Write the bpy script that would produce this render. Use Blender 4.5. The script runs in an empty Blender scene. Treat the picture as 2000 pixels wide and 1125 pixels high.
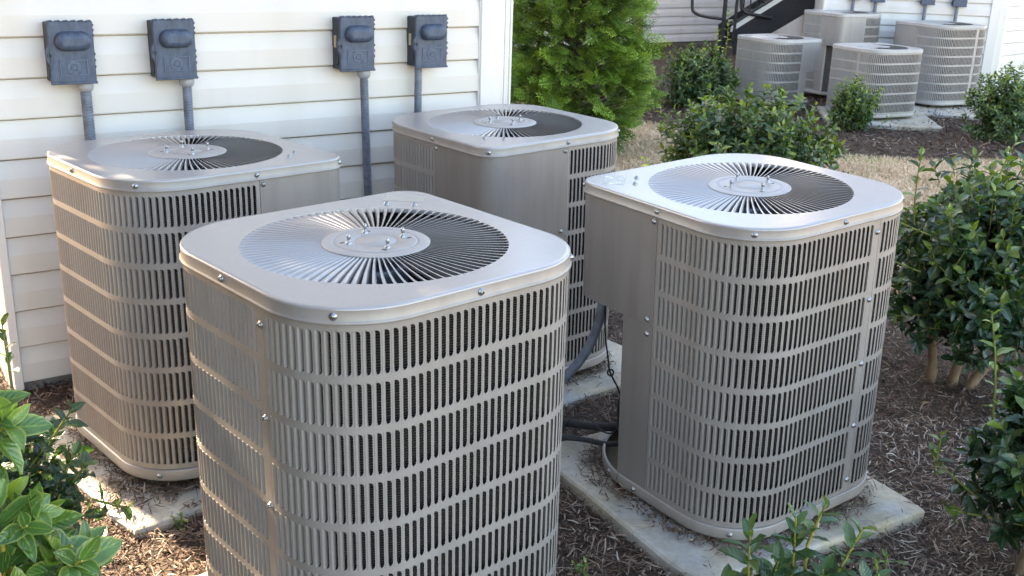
import bpy, math, random
import numpy as np
from mathutils import Matrix, Vector, Euler, noise

R = math.radians
rng = np.random.default_rng(7)
random.seed(7)
C = bpy.context.scene.collection
scn = bpy.context.scene

# ------------------------------------------------------------------ helpers
class MB:
    """collects faces; build() links them as ONE mesh object"""
    def __init__(s):
        s.v = []; s.f = []; s.m = []; s.sm = []
    def add(s, vs, fs, mi=0, smooth=False, M=None):
        o = len(s.v)
        if M is not None:
            vs = [tuple(M @ Vector(p)) for p in vs]
        s.v.extend([tuple(p) for p in vs])
        for f in fs:
            s.f.append(tuple(i + o for i in f)); s.m.append(mi); s.sm.append(smooth)
    def quad(s, a, b, c, d, mi=0, smooth=False):
        s.add([a, b, c, d], [(0, 1, 2, 3)], mi, smooth)
    def box(s, lo, hi, mi=0, M=None, bev=0.0):
        x0, y0, z0 = lo; x1, y1, z1 = hi
        if bev <= 0:
            vs = [(x0,y0,z0),(x1,y0,z0),(x1,y1,z0),(x0,y1,z0),(x0,y0,z1),(x1,y0,z1),(x1,y1,z1),(x0,y1,z1)]
            s.add(vs, [(0,3,2,1),(4,5,6,7),(0,1,5,4),(1,2,6,5),(2,3,7,6),(3,0,4,7)], mi, False, M)
            return
        b = bev
        rings = []
        for (z, i) in ((z0, b), (z0 + b, 0), (z1 - b, 0), (z1, b)):
            r = []
            for (cx, cy, sx, sy) in ((x0,y0,1,1),(x1,y0,-1,1),(x1,y1,-1,-1),(x0,y1,1,-1)):
                if (sx, sy) in ((1,1),(-1,-1)):
                    r += [(cx+sx*i, cy+sy*(i+b), z), (cx+sx*(i+b), cy+sy*i, z)]
                else:
                    r += [(cx+sx*(i+b), cy+sy*i, z), (cx+sx*i, cy+sy*(i+b), z)]
            rings.append(r)
        s.loft(rings, mi, False, True, True, M)
    def loft(s, rings, mi=0, smooth=True, cap0=False, cap1=False, M=None, closed=True):
        n = len(rings[0]); vs = [p for r in rings for p in r]; fs = []
        for k in range(len(rings) - 1):
            for i in range(n if closed else n - 1):
                j = (i + 1) % n
                fs.append((k*n+i, k*n+j, (k+1)*n+j, (k+1)*n+i))
        s.add(vs, fs, mi, smooth, M)
        if cap0: s.add(rings[0], [tuple(range(n))[::-1]], mi, False, M)
        if cap1: s.add(rings[-1], [tuple(range(n))], mi, False, M)
    def lathe(s, prof, n=32, mi=0, smooth=True, M=None, cap=False):
        rings = [[(r*math.cos(2*math.pi*i/n), r*math.sin(2*math.pi*i/n), z) for i in range(n)] for r, z in prof]
        s.loft(rings, mi, smooth, cap, cap, M)
    def tube(s, pts, rad, n=8, mi=0, smooth=True, cap=True):
        pts = [Vector(p) for p in pts]
        rad = rad if hasattr(rad, '__len__') else [rad]*len(pts)
        rings = []; up = None
        for i, p in enumerate(pts):
            d = (pts[min(i+1, len(pts)-1)] - pts[max(i-1, 0)])
            if d.length < 1e-9: d = Vector((0, 0, 1))
            d.normalize()
            if up is None:
                up = Vector((0, 0, 1)) if abs(d.z) < .9 else Vector((1, 0, 0))
            a = d.cross(up)
            if a.length < 1e-6: a = d.cross(Vector((0, 1, .3)))
            a.normalize(); b = a.cross(d); up = b
            rings.append([tuple(p + (a*math.cos(t) + b*math.sin(t))*rad[i]) for t in [2*math.pi*k/n for k in range(n)]])
        s.loft(rings, mi, smooth, cap, cap)
    def build(s, name, mats, parent=None):
        me = bpy.data.meshes.new(name)
        me.from_pydata(s.v, [], s.f)
        mats = mats if isinstance(mats, (list, tuple)) else [mats]
        for m in mats: me.materials.append(m)
        me.polygons.foreach_set('material_index', s.m)
        me.polygons.foreach_set('use_smooth', s.sm)
        me.update()
        o = bpy.data.objects.new(name, me); C.objects.link(o)
        if parent: o.parent = parent
        return o

def tag(o, label=None, cat=None, group=None, kind=None):
    if label: o['label'] = label
    if cat: o['category'] = cat
    if group: o['group'] = group
    if kind: o['kind'] = kind
    return o

def empty(name, M=None, loc=None, rz=0):
    o = bpy.data.objects.new(name, None); C.objects.link(o)
    if M is not None: o.matrix_world = M
    if loc is not None: o.location = loc; o.rotation_euler = (0, 0, rz)
    return o

def copy_tree(o, M, skip=()):
    r = o.copy(); C.objects.link(r); r.matrix_world = M
    for k in ('label', 'group'):
        if k in r: del r[k]
    for ch in list(o.children):
        if ch.name.split('.')[0] in skip: continue
        c = ch.copy(); C.objects.link(c); c.parent = r
        for g in ch.children:
            d = g.copy(); C.objects.link(d); d.parent = c
    return r

def npmesh(name, V, F, mats, attrs=None, parent=None, smooth=False, mi=None):
    """V (n,3), F (m,k) numpy -> one mesh object; attrs: dict of (n,4) point colours"""
    me = bpy.data.meshes.new(name)
    n, (m, k) = len(V), F.shape
    me.vertices.add(n); me.vertices.foreach_set('co', np.ascontiguousarray(V, np.float32).ravel())
    me.loops.add(m*k); me.loops.foreach_set('vertex_index', np.ascontiguousarray(F, np.int32).ravel())
    me.polygons.add(m)
    me.polygons.foreach_set('loop_start', np.arange(0, m*k, k, dtype=np.int32))
    me.polygons.foreach_set('loop_total', np.full(m, k, np.int32))
    me.polygons.foreach_set('use_smooth', np.full(m, smooth, bool))
    for mt in (mats if isinstance(mats, (list, tuple)) else [mats]): me.materials.append(mt)
    if mi is not None: me.polygons.foreach_set('material_index', np.asarray(mi, np.int32))
    if attrs:
        for nm, col in attrs.items():
            a = me.color_attributes.new(nm, 'FLOAT_COLOR', 'POINT')
            a.data.foreach_set('color', np.ascontiguousarray(col, np.float32).ravel())
    me.update(calc_edges=True); me.validate()
    o = bpy.data.objects.new(name, me); C.objects.link(o)
    if parent: o.parent = parent
    return o

# ------------------------------------------------------------------ materials
def newmat(name):
    m = bpy.data.materials.new(name); m.use_nodes = True
    nt = m.node_tree; nt.nodes.clear()
    out = nt.nodes.new('ShaderNodeOutputMaterial'); b = nt.nodes.new('ShaderNodeBsdfPrincipled')
    nt.links.new(b.outputs[0], out.inputs[0])
    return m, nt, b
def N(nt, t, **kw):
    n = nt.nodes.new(t)
    for k, v in kw.items():
        if k.startswith('i_'):
            n.inputs[k[2:].replace('_', ' ')].default_value = v
        else: setattr(n, k, v)
    return n
def ramp(nt, stops):
    r = nt.nodes.new('ShaderNodeValToRGB'); e = r.color_ramp.elements
    while len(e) < len(stops): e.new(.5)
    for x, (p, c) in zip(e, stops):
        x.position = p; x.color = (*c, 1) if len(c) == 3 else c
    return r
def mixc(nt, fac, a, b, typ='MIX'):
    n = nt.nodes.new('ShaderNodeMix'); n.data_type = 'RGBA'; n.blend_type = typ
    for sock, v in ((n.inputs[0], fac), (n.inputs[6], a), (n.inputs[7], b)):
        if hasattr(v, 'is_linked') or hasattr(v, 'links'): nt.links.new(v, sock)
        elif isinstance(v, (int, float)): sock.default_value = v
        else: sock.default_value = (*v, 1)
    return n.outputs[2]
def noise_n(nt, scale, detail=4, rough=.55, co='Object', stretch=None):
    tc = nt.nodes.new('ShaderNodeTexCoord'); src = tc.outputs[co]
    if stretch:
        mp = nt.nodes.new('ShaderNodeMapping'); mp.inputs['Scale'].default_value = stretch
        nt.links.new(src, mp.inputs[0]); src = mp.outputs[0]
    n = nt.nodes.new('ShaderNodeTexNoise'); n.inputs['Scale'].default_value = scale
    n.inputs['Detail'].default_value = detail; n.inputs['Roughness'].default_value = rough
    nt.links.new(src, n.inputs['Vector']); return n
def bump(nt, b, h, strength=.3, dist=.002):
    n = nt.nodes.new('ShaderNodeBump'); n.inputs['Strength'].default_value = strength; n.inputs['Distance'].default_value = dist
    nt.links.new(h, n.inputs['Height']); nt.links.new(n.outputs[0], b.inputs['Normal'])

def simple(name, col, rough=.5, metal=0., var=.12, scale=40, bstr=.15, bdist=.001, spec=.5, stretch=None, coat=0):
    m, nt, b = newmat(name)
    n = noise_n(nt, scale, 5, .6, stretch=stretch)
    r = ramp(nt, [(.3, tuple(max(0, c*(1-var)) for c in col)), (.7, tuple(min(1, c*(1+var)) for c in col))])
    nt.links.new(n.outputs[0], r.inputs[0]); nt.links.new(r.outputs[0], b.inputs['Base Color'])
    b.inputs['Roughness'].default_value = rough; b.inputs['Metallic'].default_value = metal
    b.inputs['Specular IOR Level'].default_value = spec
    if coat: b.inputs['Coat Weight'].default_value = coat; b.inputs['Coat Roughness'].default_value = .15
    if bstr: bump(nt, b, n.outputs[0], bstr, bdist)
    return m

def metal_paint(name, col, rough, metal=.35, streak=.1):
    """beige-grey painted sheet steel: faint mottling, vertical rain streaks, dust"""
    m, nt, b = newmat(name)
    n1 = noise_n(nt, 5, 5, .6); n2 = noise_n(nt, 4, 3, .5, stretch=(5, 5, .5)); n3 = noise_n(nt, 110, 2, .5)
    oi = N(nt, 'ShaderNodeObjectInfo'); om = N(nt, 'ShaderNodeMath', operation='MULTIPLY'); om.inputs[1].default_value = 90.; nt.links.new(oi.outputs['Random'], om.inputs[0])
    for nn_ in (n1, n2):
        nn_.noise_dimensions = '4D'; nt.links.new(om.outputs[0], nn_.inputs['W'])
    c1 = mixc(nt, n1.outputs[0], tuple(c*(.97 if rough < .3 else .92) for c in col), tuple(min(1, c*(1.03 if rough < .3 else 1.07)) for c in col))
    r2 = ramp(nt, [(.45, (1, 1, 1)), (.75, (1-streak*1.2, 1-streak*1.35, 1-streak*1.5))]); nt.links.new(n2.outputs[0], r2.inputs[0])
    c2 = mixc(nt, 1., c1, r2.outputs[0], 'MULTIPLY')
    r3 = ramp(nt, [(.3, (.975, .975, .975)), (.7, (1.02, 1.02, 1.02))]); nt.links.new(n3.outputs[0], r3.inputs[0])
    c3 = mixc(nt, 1., c2, r3.outputs[0], 'MULTIPLY')
    nt.links.new(c3, b.inputs['Base Color'])
    k_ = .03 if rough < .3 else .15
    rr = ramp(nt, [(.3, (rough*(1-k_),)*3), (.7, (rough*(1+k_),)*3)]); nt.links.new(n1.outputs[0], rr.inputs[0])
    nt.links.new(rr.outputs[0], b.inputs['Roughness'])
    b.inputs['Metallic'].default_value = metal
    if rough > .3: bump(nt, b, n3.outputs[0], .08, .0003)
    return m

M = {}
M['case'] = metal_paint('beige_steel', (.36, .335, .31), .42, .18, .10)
M['lid'] = metal_paint('beige_steel_skylit', (.42, .405, .395), .25, .22, .0)  # lid tops paler than the casing: skylight put into the colour
M['boxp'] = metal_paint('beige_steel_flat', (.30, .28, .262), .42, .2, .12)
M['hub'] = metal_paint('beige_steel_hub', (.42, .405, .39), .45, .1, .05)  # hub keeps the pale lid tone with its painted skylight
M['screw'] = simple('zinc', (.42, .44, .45), .32, .9, .2, 200, 0)
M['dark'] = simple('dark_slot', (.03, .03, .03), .6)
M['black'] = simple('black_rubber', (.025, .026, .028), .55, 0, .3, 60, .2)
M['foot'] = simple('foot_plastic_pan_shade', (.16, .13, .09), .7)
M['fan'] = simple('fan_blade', (.22, .27, .33), .3, .7, .15, 20, 0)
M['concrete'] = None
def coil_mat():
    m, nt, b = newmat('coil_fins')
    tc = N(nt, 'ShaderNodeTexCoord'); w = N(nt, 'ShaderNodeTexWave', wave_type='BANDS', bands_direction='Z', i_Scale=48., i_Distortion=.6)
    nt.links.new(tc.outputs['Object'], w.inputs[0])
    r = ramp(nt, [(.2, (.02, .018, .017)), (.9, (.15, .132, .115))]); nt.links.new(w.outputs['Fac'], r.inputs[0])
    nt.links.new(r.outputs[0], b.inputs['Base Color']); b.inputs['Roughness'].default_value = .6; b.inputs['Metallic'].default_value = .3
    bump(nt, b, w.outputs['Fac'], .6, .004)
    return m
M['coil'] = coil_mat()
def vinyl_mat(name, col, warm=(.97, .94, .88)):
    m, nt, b = newmat(name)
    n1 = noise_n(nt, 1.3, 4, .6); n2 = noise_n(nt, 14, 5, .65, stretch=(1, 1, 22)); n3 = noise_n(nt, 3.2, 3, .5, stretch=(1.4, 1.4, .35))
    c = mixc(nt, n1.outputs[0], col, tuple(a*w for a, w in zip(col, warm)))
    r = ramp(nt, [(.5, (1, 1, 1)), (.82, (.9, .885, .85))]); nt.links.new(n3.outputs[0], r.inputs[0])
    c = mixc(nt, 1., c, r.outputs[0], 'MULTIPLY')
    nt.links.new(c, b.inputs['Base Color']); b.inputs['Roughness'].default_value = .48
    bump(nt, b, n2.outputs[0], .28, .0015)
    return m
M['vinyl'] = vinyl_mat('white_vinyl', (.72, .695, .655))
M['vinyl2'] = vinyl_mat('white_vinyl_far', (.74, .74, .73))
M['vinyl3'] = vinyl_mat('grey_white_siding', (.76, .78, .82))
M['emblem'] = simple('worn_blue_grey', (.11, .15, .21), .5, .1, .3, 80, .2)
M['trim'] = vinyl_mat('white_trim', (.78, .775, .76))
M['stucco'] = simple('beige_stucco', (.46, .385, .30), .9, 0, .15, 30, .5, .004)
M['found'] = simple('foundation_block', (.27, .25, .235), .95, 0, .25, 12, .6, .006)
M['roof'] = simple('shingles', (.10, .09, .085), .9, 0, .4, 25, .5, .01)
M['bluebox'] = simple('weathered_blue_grey', (.062, .09, .138), .5, .1, .34, 55, .25, .001, stretch=(1, 1, .35))
M['bluebox_dark'] = simple('dark_blue_grey', (.038, .046, .058), .6, .1, .3, 55, .2)
M['conn'] = simple('grey_fitting', (.36, .37, .38), .5, .1, .1)
M['conduit'] = simple('grey_conduit', (.15, .18, .225), .5, 0, .3, 25, .3, .002)
M['tag'] = simple('tan_tag', (.55, .46, .30), .7)
M['clip'] = simple('galvanised', (.46, .48, .5), .35, .6, .12)
M['rail'] = simple('black_steel', (.015, .016, .018), .45, .2, .2)
M['stair'] = simple('dark_stair', (.022, .022, .024), .8, 0, .3)
M['wood'] = simple('tan_boards', (.42, .29, .15), .8, 0, .2, 8)
M['twig'] = simple('dry_twig', (.16, .11, .075), .9, 0, .3, 40)

def label_mat():
    m, nt, b = newmat('worn_label')
    n = noise_n(nt, 38, 5, .7); r = ramp(nt, [(.54, (.40, .42, .375)), (.62, (.78, .80, .76))]); nt.links.new(n.outputs[0], r.inputs[0])
    nt.links.new(r.outputs[0], b.inputs['Base Color']); b.inputs['Roughness'].default_value = .3
    return m
M['label'] = label_mat()
M['label_pale'] = simple('faded_label', (.43, .42, .37), .35, .1, .06)

def concrete_mat():
    m, nt, b = newmat('concrete_pad')
    n1 = noise_n(nt, 3.5, 6, .65); n2 = noise_n(nt, 60, 4, .6); n3 = noise_n(nt, 2.1, 4, .6); n3.inputs['Vector']
    r1 = ramp(nt, [(.3, (.31, .32, .325)), (.52, (.48, .485, .475)), (.75, (.62, .61, .58))]); nt.links.new(n1.outputs[0], r1.inputs[0])
    r3 = ramp(nt, [(.40, (1, 1, .98)), (.53, (.96, .84, .64)), (.66, (1.05, .97, .85))]); nt.links.new(n3.outputs[0], r3.inputs[0])
    c = mixc(nt, 1., r1.outputs[0], r3.outputs[0], 'MULTIPLY')
    r2 = ramp(nt, [(.25, (.82, .82, .82)), (.6, (1.05, 1.05, 1.05))]); nt.links.new(n2.outputs[0], r2.inputs[0])
    c = mixc(nt, 1., c, r2.outputs[0], 'MULTIPLY')
    v = N(nt, 'ShaderNodeTexVoronoi', feature='DISTANCE_TO_EDGE', i_Scale=2.3)
    tc = N(nt, 'ShaderNodeTexCoord'); nz = N(nt, 'ShaderNodeTexNoise', i_Scale=6.); ad = N(nt, 'ShaderNodeVectorMath', operation='MULTIPLY_ADD')
    nt.links.new(tc.outputs['Object'], nz.inputs['Vector']); nt.links.new(nz.outputs['Color'], ad.inputs[0]); ad.inputs[1].default_value = (.25, .25, .25)
    nt.links.new(tc.outputs['Object'], ad.inputs[2]); nt.links.new(ad.outputs[0], v.inputs['Vector'])
    rc = ramp(nt, [(.0, (.45, .43, .4)), (.006, (1, 1, 1))]); nt.links.new(v.outputs['Distance'], rc.inputs[0])
    c = mixc(nt, .7, c, rc.outputs[0], 'MULTIPLY')
    nt.links.new(c, b.inputs['Base Color']); b.inputs['Roughness'].default_value = .85
    bump(nt, b, n2.outputs[0], .35, .003)
    return m
M['concrete'] = concrete_mat()

def soil_mat():
    m, nt, b = newmat('mulch_soil')
    n1 = noise_n(nt, 9, 8, .7); n2 = noise_n(nt, 70, 5, .7)
    r = ramp(nt, [(.3, (.03, .02, .015)), (.55, (.09, .06, .042)), (.8, (.18, .13, .095))]); nt.links.new(n2.outputs[0], r.inputs[0])
    r1 = ramp(nt, [(.3, (.65, .6, .55)), (.7, (1.2, 1.2, 1.2))]); nt.links.new(n1.outputs[0], r1.inputs[0])
    c = mixc(nt, 1., r.outputs[0], r1.outputs[0], 'MULTIPLY')
    nt.links.new(c, b.inputs['Base Color']); b.inputs['Roughness'].default_value = .95
    bump(nt, b, n2.outputs[0], .8, .02)
    return m
M['soil'] = soil_mat()
def attr_mat(name, stops, rough=.8, attr='tint', spec=.3, trans=0):
    m, nt, b = newmat(name)
    a = N(nt, 'ShaderNodeAttribute', attribute_name=attr); sp = N(nt, 'ShaderNodeSeparateColor')
    nt.links.new(a.outputs['Color'], sp.inputs[0])
    r = ramp(nt, stops); nt.links.new(sp.outputs[0], r.inputs[0]); nt.links.new(r.outputs[0], b.inputs['Base Color'])
    b.inputs['Roughness'].default_value = rough; b.inputs['Specular IOR Level'].default_value = spec
    return m
M['chips'] = attr_mat('bark_chips', [(0, (.032, .022, .017)), (.35, (.135, .086, .060)), (.65, (.27, .197, .148)), (.88, (.46, .385, .31)), (1, (.66, .6, .5))], .85)
M['drygrass'] = attr_mat('dry_grass', [(0, (.47, .33, .20)), (.5, (.74, .56, .38)), (.9, (.90, .74, .55)), (1, (.42, .44, .15))], .7)
M['lawn'] = simple('dormant_lawn', (.52, .385, .25), .95, 0, .35, 30, .6, .02)

def leaf_mat(name, dark, mid, young, rough=.28, vein=.35, edge=None, trans=.25):
    """attribute leaf: r tint, g distance from midrib, b along the blade"""
    m = bpy.data.materials.new(name); m.use_nodes = True; nt = m.node_tree; nt.nodes.clear()
    out = N(nt, 'ShaderNodeOutputMaterial'); b = N(nt, 'ShaderNodeBsdfPrincipled')
    a = N(nt, 'ShaderNodeAttribute', attribute_name='leaf'); sp = N(nt, 'ShaderNodeSeparateColor'); nt.links.new(a.outputs['Color'], sp.inputs[0])
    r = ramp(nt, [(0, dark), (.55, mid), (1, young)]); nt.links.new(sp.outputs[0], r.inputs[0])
    rv = ramp(nt, [(0, (1, 1, 1)), (.14, (0, 0, 0))]); nt.links.new(sp.outputs[1], rv.inputs[0])
    ml = N(nt, 'ShaderNodeMath', operation='MULTIPLY'); nt.links.new(rv.outputs[0], ml.inputs[0]); ml.inputs[1].default_value = vein
    c = mixc(nt, ml.outputs[0], r.outputs[0], tuple(min(1, y*1.35) for y in young))
    # side veins: bands running out from the midrib
    k = N(nt, 'ShaderNodeMath', operation='MULTIPLY_ADD'); nt.links.new(sp.outputs[2], k.inputs[0]); k.inputs[1].default_value = 44.
    k2 = N(nt, 'ShaderNodeMath', operation='MULTIPLY'); nt.links.new(sp.outputs[1], k2.inputs[0]); k2.inputs[1].default_value = -14.; nt.links.new(k2.outputs[0], k.inputs[2])
    sn = N(nt, 'ShaderNodeMath', operation='SINE'); nt.links.new(k.outputs[0], sn.inputs[0])
    rs = ramp(nt, [(.55, (0, 0, 0)), (1, (1, 1, 1))]); nt.links.new(sn.outputs[0], rs.inputs[0])
    m3 = N(nt, 'ShaderNodeMath', operation='MULTIPLY'); nt.links.new(rs.outputs[0], m3.inputs[0]); m3.inputs[1].default_value = vein*.3
    c = mixc(nt, m3.outputs[0], c, tuple(min(1, y*1.1) for y in mid))
    if edge:
        re_ = ramp(nt, [(.72, (0, 0, 0)), (.98, (1, 1, 1))]); nt.links.new(sp.outputs[1], re_.inputs[0])
        m2 = N(nt, 'ShaderNodeMath', operation='MULTIPLY'); nt.links.new(re_.outputs[0], m2.inputs[0]); m2.inputs[1].default_value = .6
        c = mixc(nt, m2.outputs[0], c, edge)
    nz = noise_n(nt, 22, 3, .6); rz = ramp(nt, [(.3, (.8, .8, .8)), (.7, (1.15, 1.15, 1.15))]); nt.links.new(nz.outputs[0], rz.inputs[0])
    c = mixc(nt, 1., c, rz.outputs[0], 'MULTIPLY')
    nt.links.new(c, b.inputs['Base Color']); b.inputs['Roughness'].default_value = rough
    b.inputs['Specular IOR Level'].default_value = .75
    bump(nt, b, sn.outputs[0], .25, .0015)
    t = N(nt, 'ShaderNodeBsdfTranslucent'); c2 = mixc(nt, 1., c, (1.6, 1.7, .6), 'MULTIPLY'); nt.links.new(c2, t.inputs[0])
    mx = N(nt, 'ShaderNodeMixShader'); mx.inputs[0].default_value = trans
    nt.links.new(b.outputs[0], mx.inputs[1]); nt.links.new(t.outputs[0], mx.inputs[2]); nt.links.new(mx.outputs[0], out.inputs[0])
    return m
M['holly'] = leaf_mat('glossy_dark_leaf', (.018, .048, .028), (.036, .092, .040), (.19, .28, .035), .16, .25)
M['holly_mid'] = leaf_mat('glossy_mid_leaf', (.026, .064, .030), (.055, .125, .040), (.26, .34, .04), .2, .3)
M['bright'] = leaf_mat('bright_edged_leaf', (.045, .12, .032), (.095, .21, .045), (.26, .38, .05), .24, .4, edge=(.42, .50, .12))
M['bright_s'] = leaf_mat('sprig_leaf', (.03, .085, .035), (.055, .135, .05), (.17, .25, .04), .27, .3)
M['young'] = leaf_mat('young_shoot_leaf', (.05, .12, .035), (.12, .21, .04), (.28, .36, .06), .3, .35)
M['stemg'] = simple('green_stem', (.20, .23, .045), .55, 0, .25)
M['stemy'] = simple('yellow_stem', (.38, .34, .055), .5, 0, .2)
M['bark'] = simple('tan_bark', (.24, .165, .10), .9, 0, .4, 30, .7, .006, stretch=(1, 1, .4))
M['bark_dark'] = simple('brown_bark', (.07, .045, .035), .95, 0, .4, 30, .7, .006, stretch=(1, 1, .3))
M['thuja'] = attr_mat('arborvitae_spray', [(0, (.035, .07, .016)), (.35, (.11, .215, .028)), (.75, (.27, .43, .05)), (1, (.45, .54, .075))], .5, 'tint', .35)

# ------------------------------------------------------------------ world, sun, camera
SUN_AZ = Vector((-.745, .667, 0)).normalized(); SUN_EL = R(29)
w = bpy.data.worlds.new('World'); scn.world = w; w.use_nodes = True
nt = w.node_tree; nt.nodes.clear()
sky = nt.nodes.new('ShaderNodeTexSky'); sky.sky_type = 'NISHITA'; sky.sun_disc = False
sky.sun_elevation = SUN_EL; sky.sun_rotation = math.atan2(SUN_AZ.x, SUN_AZ.y)
sky.air_density = 1.0; sky.dust_density = 1.2; sky.ozone_density = 1.0
bg = nt.nodes.new('ShaderNodeBackground'); bg.inputs[1].default_value = .105
wo = nt.nodes.new('ShaderNodeOutputWorld'); nt.links.new(sky.outputs[0], bg.inputs[0]); nt.links.new(bg.outputs[0], wo.inputs[0])
sl = bpy.data.lights.new('sun', 'SUN'); sl.energy = 5.0; sl.angle = R(.53); sl.color = (1, .87, .68)
so = bpy.data.objects.new('sun', sl); C.objects.link(so)
sd = Vector((SUN_AZ.x*math.cos(SUN_EL), SUN_AZ.y*math.cos(SUN_EL), math.sin(SUN_EL)))
so.rotation_euler = sd.to_track_quat('Z', 'Y').to_euler(); so.location = (-8, 8, 12)

HC = 1.93403; PITCH = .321265659; ROLL = .0329611
cam = bpy.data.cameras.new('camera'); co = bpy.data.objects.new('camera', cam); C.objects.link(co)
cam.sensor_width = 36; cam.lens = 36*2078.25/2000; cam.clip_end = 2000; cam.clip_start = .05
U_ = Vector((1, 0, 0)); D_ = Vector((0, -math.sin(PITCH), -math.cos(PITCH))); F_ = Vector((0, math.cos(PITCH), -math.sin(PITCH)))
rt = U_*math.cos(ROLL) - D_*math.sin(ROLL); dn = U_*math.sin(ROLL) + D_*math.cos(ROLL)
mc = Matrix((rt, -dn, -F_)).transposed().to_4x4(); mc.translation = (0, 0, HC); co.matrix_world = mc
scn.camera = co
cam.dof.use_dof = True; cam.dof.focus_distance = 3.0; cam.dof.aperture_fstop = 14.0
scn.view_settings.view_transform = 'Standard'; scn.view_settings.look = 'None'
scn.view_settings.exposure = 3.08; scn.view_settings.gamma = 1
scn.view_settings.use_white_balance = True; scn.view_settings.white_balance_temperature = 7700; scn.view_settings.white_balance_tint = 14

# directions of the house wall: TW along it, NW out of it
WY = .9726665
TW = Vector((math.sin(WY), math.cos(WY), 0)); NW = Vector((math.cos(WY), -math.sin(WY), 0))
WN = -4.62
def wp(t, n, z): return TW*t + NW*n + Vector((0, 0, z))
MW = Matrix((TW, -NW, Vector((0, 0, 1)))).transposed().to_4x4()   # local x along wall, y into wall, z up
def frame(Xd, Nd, org):
    m = Matrix((Xd, -Nd, Vector((0, 0, 1)))).transposed().to_4x4(); m.translation = org; return m
# ------------------------------------------------------------------ condenser units
HT = 1.1125                       # lid top above the ground contact of the feet
SB, RB, RS = .42, .232, .088      # half side, corner radius, radius of the control corner
PITCH_L = .0213                   # louvre pitch
class Path:
    """rounded square seen from above, s = 0 at the middle of the +y side, running anticlockwise"""
    def __init__(p, S, r, r0):
        p.seg = []
        def line(a, b, n):
            p.seg.append(('l', a, b, n, math.dist(a, b)))
        def arc(c, rad, a0):
            p.seg.append(('a', c, rad, a0, rad*math.pi/2))
        line((0, S), (-(S-r), S), (0, 1)); arc((-(S-r), S-r), r, math.pi/2)
        line((-S, S-r), (-S, -(S-r)), (-1, 0)); arc((-(S-r), -(S-r)), r, math.pi)
        line((-(S-r), -S), (S-r, -S), (0, -1)); arc((S-r, -(S-r)), r, 1.5*math.pi)
        line((S, -(S-r)), (S, S-r0), (1, 0)); arc((S-r0, S-r0), r0, 0)
        line((S-r0, S), (0, S), (0, 1))
        p.L = sum(q[4] for q in p.seg)
    def at(p, s, off=0.):
        s = s % p.L
        for q in p.seg:
            if s <= q[4] + 1e-9: break
            s -= q[4]
        if q[0] == 'l':
            t = s/q[4]; x = q[1][0]+(q[2][0]-q[1][0])*t; y = q[1][1]+(q[2][1]-q[1][1])*t; n = q[3]
        else:
            a = q[3] + s/q[2]; n = (math.cos(a), math.sin(a)); x = q[1][0]+q[2]*n[0]; y = q[1][1]+q[2]*n[1]
        return (x + n[0]*off, y + n[1]*off)
    def s_of(p, x, y):
        ss = np.linspace(0, p.L, 4000); d = [(p.at(s)[0]-x)**2 + (p.at(s)[1]-y)**2 for s in ss]
        return float(ss[int(np.argmin(d))])
PC = Path(.416, .228, .084); PL_ = Path(SB, RB, RS); PP = Path(.4195, RB, .31)

def srange(a, b, step):
    n = max(1, int(math.ceil((b-a)/step))); return [a + (b-a)*i/n for i in range(n+1)]

def sheet(mb, path, s0, s1, z0, z1, off=0., mi=0, step=.03, smooth=True, hem=.006):
    ss = srange(s0, s1, step); o = len(mb.v); vs = []
    for s in ss:
        for (z, f) in ((z0, off-hem), (z0, off), (z1, off), (z1, off-hem)):
            vs.append((*path.at(s, f), z))
    fs = [(i*4+k, (i+1)*4+k, (i+1)*4+k+1, i*4+k+1) for i in range(len(ss)-1) for k in range(3)]
    mb.add(vs, fs, mi, False)
    for i, s in ((0, s0), (len(ss)-1, s1)):
        mb.quad((*path.at(s, off-hem), z0), (*path.at(s, off), z0), (*path.at(s, off), z1), (*path.at(s, off-hem), z1), mi)

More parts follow.
